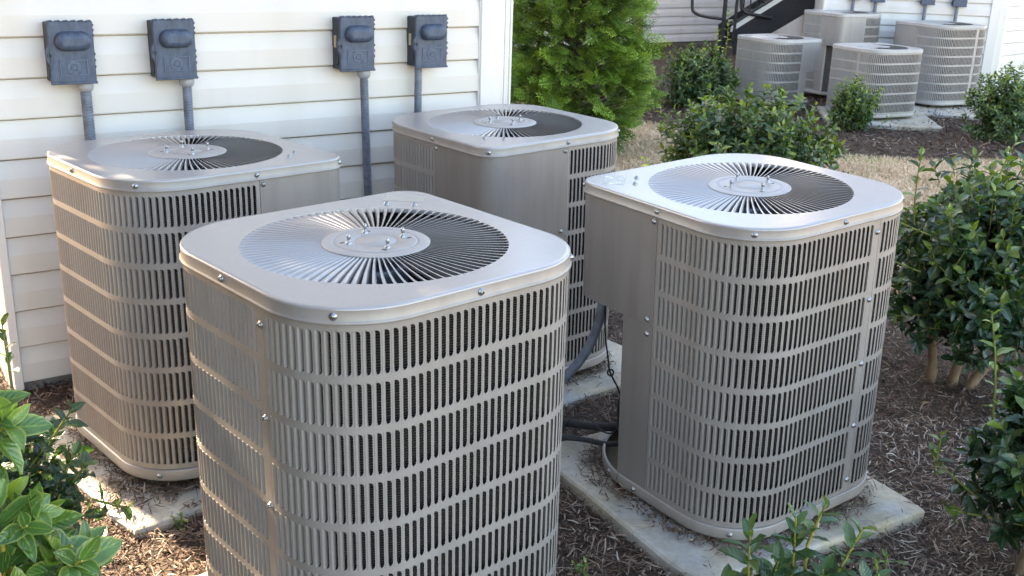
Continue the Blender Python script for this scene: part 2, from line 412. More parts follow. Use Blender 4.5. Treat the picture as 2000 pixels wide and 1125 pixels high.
TS = [R(a) for a in (0, 14, 28, 42, 56, 72, 88)]
def louvre_panel(s0, s1, m0, m1, rows, zlow, zhigh):
    """stamped sheet: rows of lanced louvres hinged on their left edge and bent inwards"""
    mb = MB(); P = PITCH_L; n = int((s1-s0-m0-m1)/P); a, wt, D, wh, r = .0018, .0112, .0135, .0190, .0085
    c0 = s0 + m0; c1 = c0 + n*P
    sheet(mb, PC, s0, c0, zlow, zhigh); sheet(mb, PC, c1, s1, zlow, zhigh)
    xs = [a + wt*math.sin(t) for t in TS] + [a + wh - .0028, a + wh - .001, a + wh]
    nt_ = len(TS)
    for i in range(n):
        s = c0 + i*P
        pe = {}
        def pt(x, off, z): return (*PC.at(s+x, off), z)
        for k, (zb, zt, cb, ct) in enumerate(rows):     # hole bottom/top, cell bottom/top
            o = len(mb.v); vs = []; fs = []
            def q(A, B, Cc, Dd):
                b0 = len(vs); vs.extend((A, B, Cc, Dd)); fs.append((b0, b0+1, b0+2, b0+3))
            q(pt(0, 0, cb), pt(a, 0, cb), pt(a, 0, ct), pt(0, 0, ct))
            if P - a - wh > 0: q(pt(a+wh, 0, cb), pt(P, 0, cb), pt(P, 0, ct), pt(a+wh, 0, ct))
            ht = []; hb = []
            for x in xs:
                u = max(0., x - (a + wh - r)); c = r - math.sqrt(max(0., r*r - u*u))
                ht.append(zt - c); hb.append(zb + c*1.4)
            for j in range(len(xs)-1):
                q(pt(xs[j], 0, ht[j]), pt(xs[j+1], 0, ht[j+1]), pt(xs[j+1], 0, ct), pt(xs[j], 0, ct))
                q(pt(xs[j], 0, cb), pt(xs[j+1], 0, cb), pt(xs[j+1], 0, hb[j+1]), pt(xs[j], 0, hb[j]))
            dep = [-D*(1-math.cos(t)) + .0026*math.sin(min(math.pi, t*2.6)) for t in TS]
            tz = [ht[j] - .006*(1-math.cos(TS[j])) for j in range(nt_)]; bz = [hb[j] + .006*(1-math.cos(TS[j])) for j in range(nt_)]
            for j in range(nt_-1):
                q(pt(xs[j], dep[j], bz[j]), pt(xs[j+1], dep[j+1], bz[j+1]), pt(xs[j+1], dep[j+1], tz[j+1]), pt(xs[j], dep[j], tz[j]))
                q(pt(xs[j], dep[j], tz[j]), pt(xs[j+1], dep[j+1], tz[j+1]), pt(xs[j+1], 0, ht[j+1]), pt(xs[j], 0, ht[j]))
                q(pt(xs[j], 0, hb[j]), pt(xs[j+1], 0, hb[j+1]), pt(xs[j+1], dep[j+1], bz[j+1]), pt(xs[j], dep[j], bz[j]))
            mb.add(vs, fs, 0, False)
    # rails above the first and below the last row, rolled hem
    for z0, z1 in ((zlow, rows[-1][2]), (rows[0][3], zhigh)):
        ss = [c0 + i*P for i in range(n+1)]
        vs = [(*PC.at(s, 0), z) for s in ss for z in (z0, z1)]
        mb.add(vs, [(2*i, 2*i+2, 2*i+3, 2*i+1) for i in range(n)], 0, False)
    return mb

def screw_mesh():
    mb = MB()
    mb.lathe([(.0095, 0), (.0095, .0016), (.0062, .0022), (.006, .0062), (.0045, .0072), (.0001, .0074)], 10, 0, True)
    mb.box((-.0045, -.0009, .0072), (.0045, .0009, .0079), 1)
    return mb

def make_unit(nrows, small, name='condenser_unit'):
    root = empty(name)
    cut = .1225*(8-nrows); HTn = HT - cut
    rel = lambda z: HTn + z
    # ---- lid: flat ring with a round fan opening, rolled edge, skirt with a bead
    mb = MB(); n = 176; RF = .340
    ss = [PL_.L*i/n for i in range(n)]
    prof = [(-.012, 0), (-.0055, -.0005), (-.0022, -.0018), (-.0005, -.0040), (0, -.0065), (0, -.0305), (.0012, -.0325), (.0034, -.0350), (.0034, -.0395), (-.003, -.0410)]
    rings = [[(*PL_.at(s, o), rel(z)) for s in ss] for o, z in prof]
    mb.loft(rings[:5], 0, True); mb.loft(rings[4:], 1, True)
    top = rings[0]; inner = []
    for (x, y, z) in top:
        a = math.atan2(y, x); inner.append((RF*math.cos(a), RF*math.sin(a), z))
    mb.add(top + inner, [(i, n+i, n+(i+1) % n, (i+1) % n) for i in range(n)], 0, True)
    lip = [(p[0]*.994, p[1]*.994, p[2]-.012) for p in inner]
    mb.add(inner + lip, [(i, n+i, n+(i+1) % n, (i+1) % n) for i in range(n)], 0, True)
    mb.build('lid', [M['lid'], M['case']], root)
    # ---- fan grille: lanced vanes round the hub
    mb = MB(); NV = 88; dl = 2*math.pi/NV
    rs = [.133, .146, .17, .20, .235, .27, .30, .322, .334, .3405]
    def ramp_d(r): return .0165*min(1, (r-.128)/.03)*(1 if r < .315 else max(.03, 1-((r-.315)/.0255)**2))
    for i in range(NV):
        p0 = i*dl
        def sw(r): return .10*((r-.133)/.207)**2*dl*2.2
        fr = [0, .11] + [.11 + .47*math.sin(t) for t in TS[1:]]
        dp = [0, 0] + [(1-math.cos(t)) for t in TS[1:]]
        vs = []
        for r in rs:
            for f, d in zip(fr, dp):
                ang = p0 + f*dl + sw(r); vs.append((r*math.cos(ang), r*math.sin(ang), rel(-.0006 - d*ramp_d(r)*(.55+.45*(r/.34)))))
        m_ = len(fr)
        mb.add(vs, [(k*m_+j, (k+1)*m_+j, (k+1)*m_+j+1, k*m_+j+1) for k in range(len(rs)-1) for j in range(m_-1)], 0, True)
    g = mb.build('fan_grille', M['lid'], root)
    mb = MB()
    mb.lathe([(.128, rel(-.004)), (.1385, rel(-.001)), (.1385, rel(.0008)), (.136, rel(.0016)), (.113, rel(.0034)), (.110, rel(.0030)), (.107, rel(.0002)), (.104, rel(.0034)), (.101, rel(.0038)), (.058, rel(.0038)), (.055, rel(.0012)), (.052, rel(.0012)), (.049, rel(.0038)), (.0001, rel(.0040))], 56, 0, True)
    for k in range(4):
        a = R(45 + 90*k + 24); Mx = Matrix.Translation((.088*math.cos(a), .088*math.sin(a), rel(.0037))) @ Matrix.Rotation(a+.6, 4, 'Z')
        mb.box((-.007, -.0028, 0), (.007, .0028, .0006), 1, Mx)
    mb.build('hub_plate', [M['hub'], M['dark']], root)
    # ---- everything dark inside: fan, motor, coil
    mb = MB()
    mb.lathe([(.0001, rel(-.05)), (.075, rel(-.05)), (.082, rel(-.062)), (.082, rel(-.19)), (.0001, rel(-.2))], 24, 0, True)
    mb.build('fan_motor', M['fan'], root)
    mb = MB()
    for k in range(3):
        vs = []
        for r in (.07, .16, .25, .325):
            for j in range(6):
                f = j/5; ang = R(120*k + 8) + (f-.5)*R(62)*(.55+.5*r/.325)
                vs.append((r*math.cos(ang), r*math.sin(ang), rel(-.085 - .075*(f-.5) - .02*math.sin(f*math.pi))))
        mb.add(vs, [(a*6+b, (a+1)*6+b, (a+1)*6+b+1, a*6+b+1) for a in range(3) for b in range(5)], 0, True)
    mb.build('fan_blade', M['fan'], root)
    mb = MB()
    s_b, s_e = PC.s_of(.14, .416), PC.s_of(.416, .16)
    ss = srange(s_b - PC.L if s_b > s_e else s_b, s_e, .03)
    vs = [(*PC.at(s, -.031), z) for s in ss for z in (.075, rel(-.045))]
    mb.add(vs, [(2*i, 2*i+2, 2*i+3, 2*i+1) for i in range(len(ss)-1)], 0, True)
    a_, b_ = PC.at(s_b, -.031), PC.at(s_e, -.031)
    mb.quad((*b_, .075), (*a_, .075), (*a_, rel(-.045)), (*b_, rel(-.045)), 0)
    mb.build('coil', M['coil'], root)
    # ---- base pan
    mb = MB(); nn = 140; ss = [PP.L*i/nn for i in range(nn)]
    prof = [(-.03, .047), (-.013, .047), (-.010, .0775), (-.004, .0800), (0, .0780), (.0015, .074), (.0015, .044), (0, .038), (-.006, .035), (-.05, .035)]
    rings = [[(*PP.at(s, o), z) for s in ss] for o, z in prof]
    mb.loft(rings[:3], 1, True, True); mb.loft(rings[2:], 0, True, False, True); mb.build('base_pan', [M['case'], M['foot']], root)  # pan inside is dark brown: shade of the recess put into the colour
    for sx, sy in ((1, 1), (-1, 1), (-1, -1), (1, -1)):
        k = .27 if (sx, sy) != (1, 1) else .29
        mb = MB(); mb.lathe([(.05, .0), (.05, .022), (.042, .036)], 16, 0, True, Matrix.Translation((sx*k, sy*k, 0)), True)
        mb.build('foot', M['foot'], root)
    # ---- louvred panels
    zlow = .0815; rows = []
    for i in range(nrows):
        zt = rel(-.0555 - .1225*i); zb = zt - .1045; rows.append((zb, zt, zb-.0090, zt+.0090))
    rows[-1] = (rows[-1][0], rows[-1][1], zlow+.02, rows[-1][3])
    zh = rel(-.036)
    s1 = PC.s_of(-.416, -.160); s2 = PC.s_of(.416, .055)
    louvre_panel(.005, s1, .006, .020, rows, zlow, zh).build('louvred_panel', M['case'], root)
    louvre_panel(s1 + .0015, s2, .006, .006, rows, zlow, zh).build('louvred_panel', M['case'], root)
    # ---- control box over the recessed corner, two plates under it
    mb = MB(); zb = rel(-.418)
    s2b = s2 + .0015; se = PC.L + .003
    ss = srange(s2b, se, .02)
    outer = [PC.at(s, .0012) for s in ss]
    lo = [(*p, zb) for p in outer]; hi = [(*p, zh) for p in outer]
    mb.add(lo + hi, [(i, i+1, len(ss)+i+1, len(ss)+i) for i in range(len(ss)-1)], 0, True)
    mb.add(lo, [tuple(range(len(ss)))[::-1]], 0, False)
    mb.quad(lo[0], hi[0], (lo[0][0]-.02, lo[0][1], zh), (lo[0][0]-.02, lo[0][1], zb)); mb.quad(lo[-1], (lo[-1][0], lo[-1][1]-.02, zb), (lo[-1][0], lo[-1][1]-.02, zh), hi[-1])
    mb.build('control_box_cover', M['boxp'], root)
    mb = MB(); sa = PC.s_of(.145, .416); sheet(mb, PC, sa, PC.L + .002, .0815, zb - .0015, -.0008, hem=.035); mb.build('service_plate', M['boxp'], root)
    mb = MB(); sheet(mb, PC, s2b, PC.s_of(.416, .165), .0815, zb - .0015, -.0008, hem=.035); mb.build('service_plate', M['boxp'], root)
    if not small:
        for (x, y, zz) in ((.30, .25, .17), (.245, .30, .27)):
            mb = MB()
            mb.lathe([(.0001, -.03), (.027, -.04), (.03, -.02), (.03, .02), (.018, .03), (.018, .06), (.0001, .056)], 12, 0, True, Matrix.Translation((x, y, zz)))
            mb.tube([(x, y, zz-.03), (x, y, .08)], .014, 8)
            mb.build('service_valve', M['black'], root)
    # ---- studs, screws, marks
    if not small:
        sm = MB()
        sm.lathe([(.0075, 0), (.0075, .005), (.0040, .0055), (.0040, .015), (.0052, .0155), (.0052, .022), (.003, .026), (.0001, .027)], 10, 0, True)
        first = None
        for k in range(4):
            a = R(90*k - 12)
            o = sm.build('stud', M['screw'], root) if first is None else first.copy()
            if first is not None: C.objects.link(o); o.parent = root
            first = first or o
            o.location = (.074*math.cos(a), .074*math.sin(a), rel(.003))
        spots = []
        for s in (.0, PL_.s_of(-.35, .35), PL_.s_of(-.42, .02), PL_.s_of(-.35, -.35), PL_.s_of(0, -.42), PL_.s_of(.35, -.35), PL_.s_of(.42, .045), PL_.s_of(.39, .39)):
            spots.append((PL_, s, .0002, rel(-.020)))
        for zz in (-.084, -.315, -.544, -.775, -.985): spots.append((PC, s1 - .010, .0002, rel(zz)))
        spots += [(PC, PC.L-.012, .0014, rel(-.056)), (PC, PC.L-.024, .0014, rel(-.398)), (PC, PC.L-.024, -.0005, rel(-.450)), (PC, s2b+.012, .0014, rel(-.056)), (PC, s2b+.012, .0014, rel(-.398))]
        for (x, y) in ((-.35, .35), (-.35, -.35), (.05, .42), (.20, .42), (.35, -.35)): spots.append((PP, PP.s_of(x, y), .0017, .058))
        sc = screw_mesh(); first = None
        for (p, s, o_, z) in spots:
            x, y = p.at(s, o_); x2, y2 = p.at(s, o_+.01); nv = Vector((x2-x, y2-y, 0)).normalized()
            o = sc.build('screw', [M['screw'], M['dark']], root) if first is None else first.copy()
            if first is not None: C.objects.link(o); o.parent = root
            first = first or o
            o.location = (x, y, z); q = nv.to_track_quat('Z', 'Y') @ Euler((0, 0, random.uniform(0, 3))).to_quaternion(); o.rotation_mode = 'QUATERNION'; o.rotation_quaternion = q
        for (x, y) in ((.255, .315), (.315, .255)):
            o = first.copy(); C.objects.link(o); o.parent = root; o.location = (x*.95, y*.95, rel(.0)); o.rotation_quaternion = (1, 0, 0, 0)
    return root

def unit_matrix(x, y, zpiv, yaw, tx, ty, sc):
    rot = Matrix.Rotation(ty, 4, 'Y') @ Matrix.Rotation(tx, 4, 'X') @ Matrix.Rotation(yaw, 4, 'Z')
    Mx = Matrix.Translation((x, y, zpiv)) @ rot @ Matrix.Scale(sc, 4) @ Matrix.Translation((0, 0, -(HT-.5)))
    return Mx
ZS = .17
POSE = {  # centre, pivot height, heading of the control corner, lean, scale
 'A': (-.34869584, 2.63136197, 1.00101817-.5+ZS, -.8383194+math.pi/2, .00839568, -.00807177, 1.00421482),
 'B': (.80383604, 3.53987838, .98414467-.5+ZS, -.94666988+math.pi, .03282559, -.03037513, .99632126),
 'C': (-1.19654395, 3.82227114, .97369065-.5+ZS, -.82268324, -.00831515, -.00595457, 1.00112034),
 'D': (-.04781575, 4.67247434, .97919501-.5+ZS, -.8819583+1.5*math.pi, .01406874, -.01454942, .99815059)}
LBL = {'A': 'front beige air conditioner unit, cut off by the bottom edge of the photo',
       'B': 'beige air conditioner unit with worn label plate and open lower corner, beside leafy shrub',
       'C': 'beige air conditioner unit by the end of the siding wall, sunlit along its lower edge',
       'D': 'beige air conditioner unit closest to the white corner trim, smooth blank panel facing forward'}
proto = make_unit(8, False)
proto.matrix_world = unit_matrix(*POSE['A'])
UN = {'A': proto}
for k in 'BCD': UN[k] = copy_tree(proto, unit_matrix(*POSE[k]))
for k, o in UN.items(): tag(o, LBL[k], 'air conditioner', 'large air conditioner units by the near wall')
def label_plate(parent, hx, hy, mat, lbl):
    mb = MB(); Mx = Matrix.Translation((.322, .322, HT)) @ Matrix.Rotation(R(45), 4, 'Z') @ Matrix.Translation((0, 0, 0))
    mb.box((-hx, -hy, .0002), (hx, hy, .0006), 0, Mx)
    o = mb.build('label_plate', mat, parent)
    if lbl: o['label'] = lbl
label_plate(UN['B'], .036, .056, M['label'], 'pale greenish label plate with worn white print')
label_plate(UN['A'], .034, .060, M['label_pale'], None)
mb = MB(); mb.box((-.4245, .02, .036), (-.4205, .085, .092), 0, None, .001); mb.box((-.4245, .02, .092), (-.405, .085, .0945), 0)
mb.build('clip', M['clip'], UN['B'])

near_paint = (M['case'], M['lid'], M['boxp'])
M['case'] = metal_paint('grey_steel', (.42, .405, .385), .45, .15, .10); M['lid'] = metal_paint('grey_steel_skylit', (.47, .46, .445), .3, .2, .0); M['boxp'] = metal_paint('grey_steel_flat', (.36, .345, .325), .42, .15, .1)  # far lids also paler than their casings, skylight put into the colour
small6 = make_unit(6, True, 'condenser_unit'); small8 = make_unit(8, True, 'condenser_unit')
M['case'], M['lid'], M['boxp'] = near_paint
FAR = [  # proto, x, y, heading, scale, height scale, label
 (small6, 4.14, 12.62, R(27), 1.00, .91, 'small grey air conditioner unit at front of the far group, behind the little round shrub'),
 (small6, 3.14, 13.35, R(-58), .95, .97, 'small grey air conditioner unit below the dark stairs, partly hidden by shrubs'),
 (small8, 5.32, 13.82, R(115), 1.02, .88, 'far grey air conditioner unit with blank box at left, by far white corner trim'),
 (small8, 4.18, 14.3, R(-151), .97, .99, 'far grey air conditioner unit with blank corner panel, beside the dark stairs')]
seen = set()
for (p, x, y, hd, s, zs, lb) in FAR:
    Mx = Matrix.Translation((x, y, .04)) @ Matrix.Rotation(hd, 4, 'Z') @ Matrix.Diagonal((s, s, s*zs, 1))
    if p.name in seen: o = copy_tree(p, Mx)
    else: o = p; o.matrix_world = Mx; seen.add(p.name)
    tag(o, lb, 'air conditioner', 'air conditioner units by the far wall')

# ------------------------------------------------------------------ concrete pads
def pad(x, y, half, rot, z0, z1, lbl, grp, name='concrete_pad', seed=0):
    rr = random.Random(seed); mb = MB(); n = 14; pts = []
    cs = [(-1, -1), (1, -1), (1, 1), (-1, 1)]
    for k in range(4):
        a, b = cs[k], cs[(k+1) % 4]
        for i in range(n):
            f = i/n; px = a[0]+(b[0]-a[0])*f; py = a[1]+(b[1]-a[1])*f
            rad = 1 - .018*max(0, abs(px)+abs(py)-1.8)*5
            pts.append((px*half*rad + rr.uniform(-.004, .004), py*half*rad + rr.uniform(-.004, .004)))
    rings = []
    for o_, z in ((0, z0), (0.002, z1-.012), (-.004, z1-.003), (-.012, z1), (-.06, z1+.0005)):
        rings.append([(px*(1+o_/half), py*(1+o_/half), z) for px, py in pts])
    mb.loft(rings, 0, False, False, True)
    o = mb.build(name, M['concrete'])
    o.location = (x, y, 0); o.rotation_euler = (0, 0, rot)
    tag(o, lbl, 'concrete pad', grp); return o
G = 'concrete pads under the air conditioner units'
pad(-.35, 2.63, .50, R(42), -.04, .058, 'grey concrete pad under the front unit, only slivers showing at the bottom edge', G, seed=1)
pad(.80, 3.545, .515, R(30), -.04, .043, 'stained and cracked concrete pad under the unit with the open lower corner', G, seed=2)
pad(-1.20, 3.80, .535, R(44), -.04, .032, 'concrete pad lying in sun and mulch under the unit by the wall end', G, seed=3)
pad(-.03, 4.68, .56, R(40), -.04, .040, 'rust-stained concrete pad seen between the front unit and the hanging conduit', G, seed=4)
pad(4.2, 12.5, .62, R(-8), -.04, .04, 'pale concrete pad under the small front unit of the far group', 'concrete pads by the far wall', seed=5)
pad(5.3, 13.55, .72, R(-8), -.04, .035, 'pale concrete pad under the far unit beside the far corner trim', 'concrete pads by the far wall', seed=6)

# ------------------------------------------------------------------ white house with vinyl siding
def siding(mb, x0, x1, z0, z1, mi=0, pit=.1607, seed=1):
    """Dutch-lap courses facing local -y"""
    rr = random.Random(seed); z = z0; k = 0
    while z < z1 - .01:
        pr = [(0, .0), (.003, -.0015), (.080, -.0005), (.086, .0010), (.1475, .0165), (.1525, .0170), (.1528, .034), (pit-.0005, .034)]
        nx = max(2, int((x1-x0)/.18)); xs = [x0+(x1-x0)*i/nx for i in range(nx+1)]
        wob = [rr.uniform(-.0007, .0007) for _ in xs]
        vs = []
        for x, wv in zip(xs, wob):
            vs.append((x, .034, z))
            for dz, y in pr: vs.append((x, y + wv, min(z+dz, z1)))
        m_ = len(pr)+1
        mb.add(vs, [(i*m_+j, (i+1)*m_+j, (i+1)*m_+j+1, i*m_+j+1) for i in range(nx) for j in range(m_-1)], mi, False)
        z += pit; k += 1
house = empty('house', frame(TW, NW, wp(0, WN, 0)))
tag(house, 'near white house wall with lapped vinyl siding and white corner trim', 'house', 'white vinyl-sided houses')
mb = MB(); siding(mb, .634, 2.903, .045, 5.6); mb.build('siding_wall', M['vinyl'], house)
mb = MB(); mb.box((.598, -.012, .015), (.634, .05, 5.6), 0, None, .003); mb.build('corner_trim', M['trim'], house)
mb = MB(); mb.box((2.903, -.014, .03), (3.030, .06, 5.6), 0, None, .004); mb.box((2.897, -.004, .03), (2.904, .03, 5.6), 0); mb.build('corner_trim', M['trim'], house)
mb = MB()
for i in range(5): mb.box((3.032+.0152*i, .010 + .004*(i % 2), .12), (3.0465+.0152*i, .07, 5.5), 0, None, .003)
mb.build('downspout', M['trim'], house)
mb = MB(); mb.box((.598, .0, .26), (.606, 8, 5.6)); mb.build('side_wall', M['stucco'], house)
mb = MB(); mb.box((.59, .06, -.3), (.605, 8, .262)); mb.box((.636, .036, -.3), (3.02, .06, .043)); mb.build('foundation', M['found'], house)
mb = MB(); mb.box((3.02, .06, .0), (3.03, 8, 5.6)); mb.box((.6, 7.99, 0), (3.03, 8, 5.6)); mb.build('rear_wall', M['vinyl'], house)
mb = MB(); mb.box((.3, -.35, 5.6), (3.35, 8.35, 5.78)); mb.add([(.3,-.35,5.785),(3.35,-.35,5.785),(3.35,8.35,5.785),(.3,8.35,5.785),(1.8,1.5,7.0),(1.8,6.5,7.0)], [(0,1,4),(1,2,5,4),(2,3,5),(3,0,4,5)]); mb.build('roof', M['roof'], house)

# ------------------------------------------------------------------ disconnect boxes and conduits on the wall
def make_box():
    root = empty('disconnect_box')
    mb = MB(); mb.box((-.083, -.080, -.116), (.083, .004, .116), 0, None, .004)
    mb.lathe([(.024, .0), (.024, .003), (.0001, .0031)], 18, 0, False, Matrix.Translation((-.083, -.045, -.075)) @ Matrix.Rotation(R(-90), 4, 'Y'))
    mb.build('box_body', M['bluebox_dark'], root)
    mb = MB()
    mb.box((-.086, -.0945, -.1225), (.086, -.081, .1225), 0, None, .003)
    mb.box((-.089, -.099, -.1225), (.089, -.0930, -.112), 0, None, .002)
    mb.loft([[(-.0855, y, .03), (-.0855, y, -.045), (-.096, y, -.025), (-.096, y, .008)] for y in (-.0965, -.078)], 0, False, True, True)
    for i in range(6):    # scalloped rain ridge along the top and right edges
        x = -.072 + .029*i; mb.box((x-.011, -.1005, .1215), (x+.008, -.078, .1262), 0, Matrix.Translation((x, 0, .122)) @ Matrix.Rotation(R(-9), 4, 'Y') @ Matrix.Translation((-x, 0, -.122)), .0015)
    for z in (.108, .088, .068, -.005, -.03, -.055): mb.box((.085, -.097, z-.005), (.0885, -.084, z+.004), 0, None, .001)
    mb.build('cover', M['bluebox'], root)
    mb = MB(); n = 40; rings = []
    for (o_, y) in ((.005, -.093), (.003, -.102), (.001, -.115), (-.004, -.125), (-.011, -.130), (-.020, -.132)):
        rg = []
        for i in range(n):
            a = 2*math.pi*i/n; cx = .032 if math.cos(a) > 0 else -.032
            rg.append((.006 + cx + (.034+o_)*math.cos(a), y, .046 + (.034+o_)*math.sin(a)))
        rings.append(rg)
    mb.loft(rings, 0, True, False, True); mb.build('pull_handle', M['bluebox'], root)
    mb = MB()
    x0, x1, z0, z1 = -.050, .056, -.088, -.026
    for (a, b, c, d) in ((x0, z0, x1, z0+.004), (x0, z1-.004, x1, z1), (x0, z0+.0045, x0+.004, z1-.0045), (x1-.004, z0+.0045, x1, z1-.0045)): mb.box((a, -.0972, b), (c, -.0940, d), 0, None, .001)
    Mx = Matrix.Translation((.003, -.0945, -.057)) @ Matrix.Rotation(R(90), 4, 'X')
    mb.lathe([(.0255, 0), (.0255, .0026), (.0225, .003), (.0222, .0008), (.0165, .0008), (.0160, .003), (.0145, .003), (.0142, .0006)], 28, 0, False, Mx)
    for k in range(12):
        a = R(30*k); mb.box((.0172, -.0016, 0), (.0215, .0016, .0028), 0, Mx @ Matrix.Rotation(a, 4, 'Z'))
    for k in (-1, 0, 1): mb.box((-.0018+.006*k, -.010+.002*abs(k), 0), (.0018+.006*k, .010-.002*abs(k), .003), 0, Mx)
    mb.box((-.010, -.002, 0), (.010, .0015, .0026), 0, Mx)
    mb.build('emblem', M['emblem'], root)
    mb = MB(); mb.lathe([(.0085, 0), (.0085, .003), (.0055, .003), (.005, -.004), (.0001, -.004)], 14, 0, False, Matrix.Translation((-.086, -.0962, -.008)) @ Matrix.Rotation(R(90), 4, 'X')); mb.build('latch_eye', M['black'], root)
    return root
boxp = make_box(); BOX = {}
bx = [(.942, 'weathered blue-grey disconnect box on siding, nearest the left end of the wall'), (1.350, 'weathered blue-grey disconnect box on siding, second from left end of the wall'),
      (2.185, 'blue-grey disconnect box with tan side tag, its conduit running down between the units'), (2.574, 'blue-grey disconnect box with tan side tag, nearest the white corner trim')]
for i, (t, lb) in enumerate(bx):
    Mx = frame(TW, NW, wp(t, WN-.002, 1.4315)) @ Matrix.Rotation(R((.4, -.3, .2, 0)[i]), 4, 'Y')
    if i == 0: boxp.matrix_world = Mx; o = boxp
    else: o = copy_tree(boxp, Mx)
    tag(o, lb, 'electrical box', 'disconnect boxes on the near wall'); BOX[i] = o
for i in (2, 3):
    mb = MB(); mb.box((-.0875, -.046, -.018), (-.0828, -.026, .036), 0, None, .001); mb.build('tag_plate', M['tag'], BOX[i])
for i in (0, 1):
    mb = MB(); mb.box((-.0865, -.070, -.004), (-.0828, -.060, .006), 0, None, .001); mb.build('tag_plate', M['trim'], BOX[i])

def ribbed(pts, r, pitch=.012, amp=.0018, n=12):
    """corrugated hose along a smooth polyline"""
    P = [Vector(p) for p in pts]
    for _ in range(3):
        Q = [P[0]]
        for a, b in zip(P[:-1], P[1:]): Q += [a*.75+b*.25, a*.25+b*.75]
        Q.append(P[-1]); P = Q
    out = [P[0]]; acc = 0; step = pitch/3
    for a, b in zip(P[:-1], P[1:]):
        L = (b-a).length; d = step-acc
        while d <= L:
            out.append(a+(b-a)*(d/L)); d += step
        acc = L-(d-step)
    rad = [r + (amp if i % 3 == 0 else -amp*.5) for i in range(len(out))]
    return out, rad
def conduit(t, t2, z0, zb, lbl, conn, r=.020, grp='flexible conduits on the near wall', dn=.05):
    mb = MB()
    pts = [wp(t, WN+dn, z0), wp(t+(t2-t)*.4, WN+dn, z0*.6+zb*.4), wp(t2, WN+dn, zb+.25), wp(t2, WN+dn+.02, zb+.08), wp(t2+.03, WN+.22, zb), wp(t2+.05, WN+.34, zb+.01)]
    p, rr = ribbed(pts, r); mb.tube(p, rr, 12)
    o = mb.build('conduit', M['conduit']); tag(o, lbl, 'conduit', grp)
    if conn:
        mc_ = MB(); q = wp(t, WN+dn, z0)
        mc_.lathe([(.0001, .0), (.031, .0), (.032, -.008), (.032, -.022), (.026, -.034), (.0225, -.036), (.0001, -.036)], 20, 0, True, Matrix.Translation(q))
        mc_.build('connector', M['conn'], o)
    return o
conduit(.989, .990, 1.310, .30, 'grey ribbed conduit below the leftmost disconnect box', True, .0215)
conduit(1.402, 1.398, 1.308, .30, 'grey ribbed conduit below the second disconnect box from the left', True, .0195)
conduit(2.234, 2.256, 1.308, .34, 'long blue-grey conduit running down between the two rear units', True, .0195)
conduit(2.525, 2.519, 1.312, .30, 'ribbed conduit without a fitting, below the box nearest the corner trim', False, .0185)

# whip, loose wire and refrigerant lines of the right-hand unit
def smooth(pts, it=3):
    P = [Vector(p) for p in pts]
    for _ in range(it):
        Q = [P[0]]
        for a, b in zip(P[:-1], P[1:]): Q += [a*.75+b*.25, a*.25+b*.75]
        Q.append(P[-1]); P = Q
    return P
mb = MB(); mb.tube(smooth([(.350, 3.80, .76), (.345, 3.78, .64), (.325, 3.76, .52), (.27, 3.75, .40), (.19, 3.75, .31), (.05, 3.80, .16), (-.2, 3.95, .10), (-.45, 4.15, .09)]), .0185, 12)
tag(mb.build('conduit', M['conduit']), 'smooth blue-grey hose curving down from under the box of the right unit', 'conduit')
mb = MB()
loop = [(.348, 3.72, .70), (.350, 3.72, .54), (.372, 3.72, .42), (.377, 3.72, .385)] + [(.383+.011*math.cos(a), 3.72+.004*math.sin(a*.5), .372+.014*math.sin(a)) for a in np.linspace(2.2, 2.2+2*math.pi, 14)] + [(.395, 3.72, .345), (.421, 3.72, .30), (.434, 3.71, .23), (.43, 3.70, .165), (.405, 3.70, .125), (.36, 3.70, .135), (.31, 3.72, .185), (.26, 3.73, .19), (.20, 3.72, .13), (.1, 3.75, .10), (-.15, 3.85, .09)]
mb.tube(smooth(loop, 2), .0036, 6)
tag(mb.build('loose_wire', M['black']), 'thin black wire with a small loop hanging below the right unit', 'wire')
for pts, r, m_, lb in (([(.47, 3.70, .17), (.38, 3.77, .115), (.21, 3.85, .10), (0, 3.95, .085), (-.35, 4.2, .08)], .017, 'black', 'thick black insulated refrigerant line on the mulch'), ([(.46, 3.60, .15), (.388, 3.645, .105), (.30, 3.70, .10), (.206, 3.72, .095), (-.05, 3.85, .075), (-.4, 4.1, .07)], .0105, 'black', 'thin grey refrigerant line beside the thick black one')):
    mb = MB(); mb.tube(smooth(pts), r, 10); tag(mb.build('refrigerant_line', M[m_]), lb, 'pipe', 'refrigerant lines of the right unit')

# ------------------------------------------------------------------ far buildings and stairs
P3 = Vector((.9927, -.12, 0)).normalized(); N3 = Vector((-.12, -.9927, 0)).normalized()
O3 = Vector((6.12, 14.37, 0))          # right-hand corner of the far wall, x runs leftwards as negative
hb = empty('house', frame(P3, N3, O3))
tag(hb, 'far white house wall with four blue boxes behind the small grey units', 'house', 'white vinyl-sided houses')
mb = MB(); siding(mb, -2.07, 0, -.02, 5.5, seed=4); mb.build('siding_wall', M['vinyl2'], hb)
mb = MB(); mb.box((0, -.02, -.1), (.13, .1, 5.5), 0, None, .004); mb.box((.135, .03, -.1), (.22, .1, 5.5), 0, None, .004); mb.box((-2.13, -.02, -.1), (-2.07, .1, 5.5), 0, None, .004); mb.build('corner_trim', M['trim'], hb)
mb = MB(); mb.box((-2.12, .1, -.1), (.13, 8, 5.5)); mb.build('inner_walls', M['vinyl2'], hb)
mb = MB(); mb.box((-2.5, -.35, 5.5), (.4, 8.3, 5.7)); mb.build('roof', M['roof'], hb)
fb = None
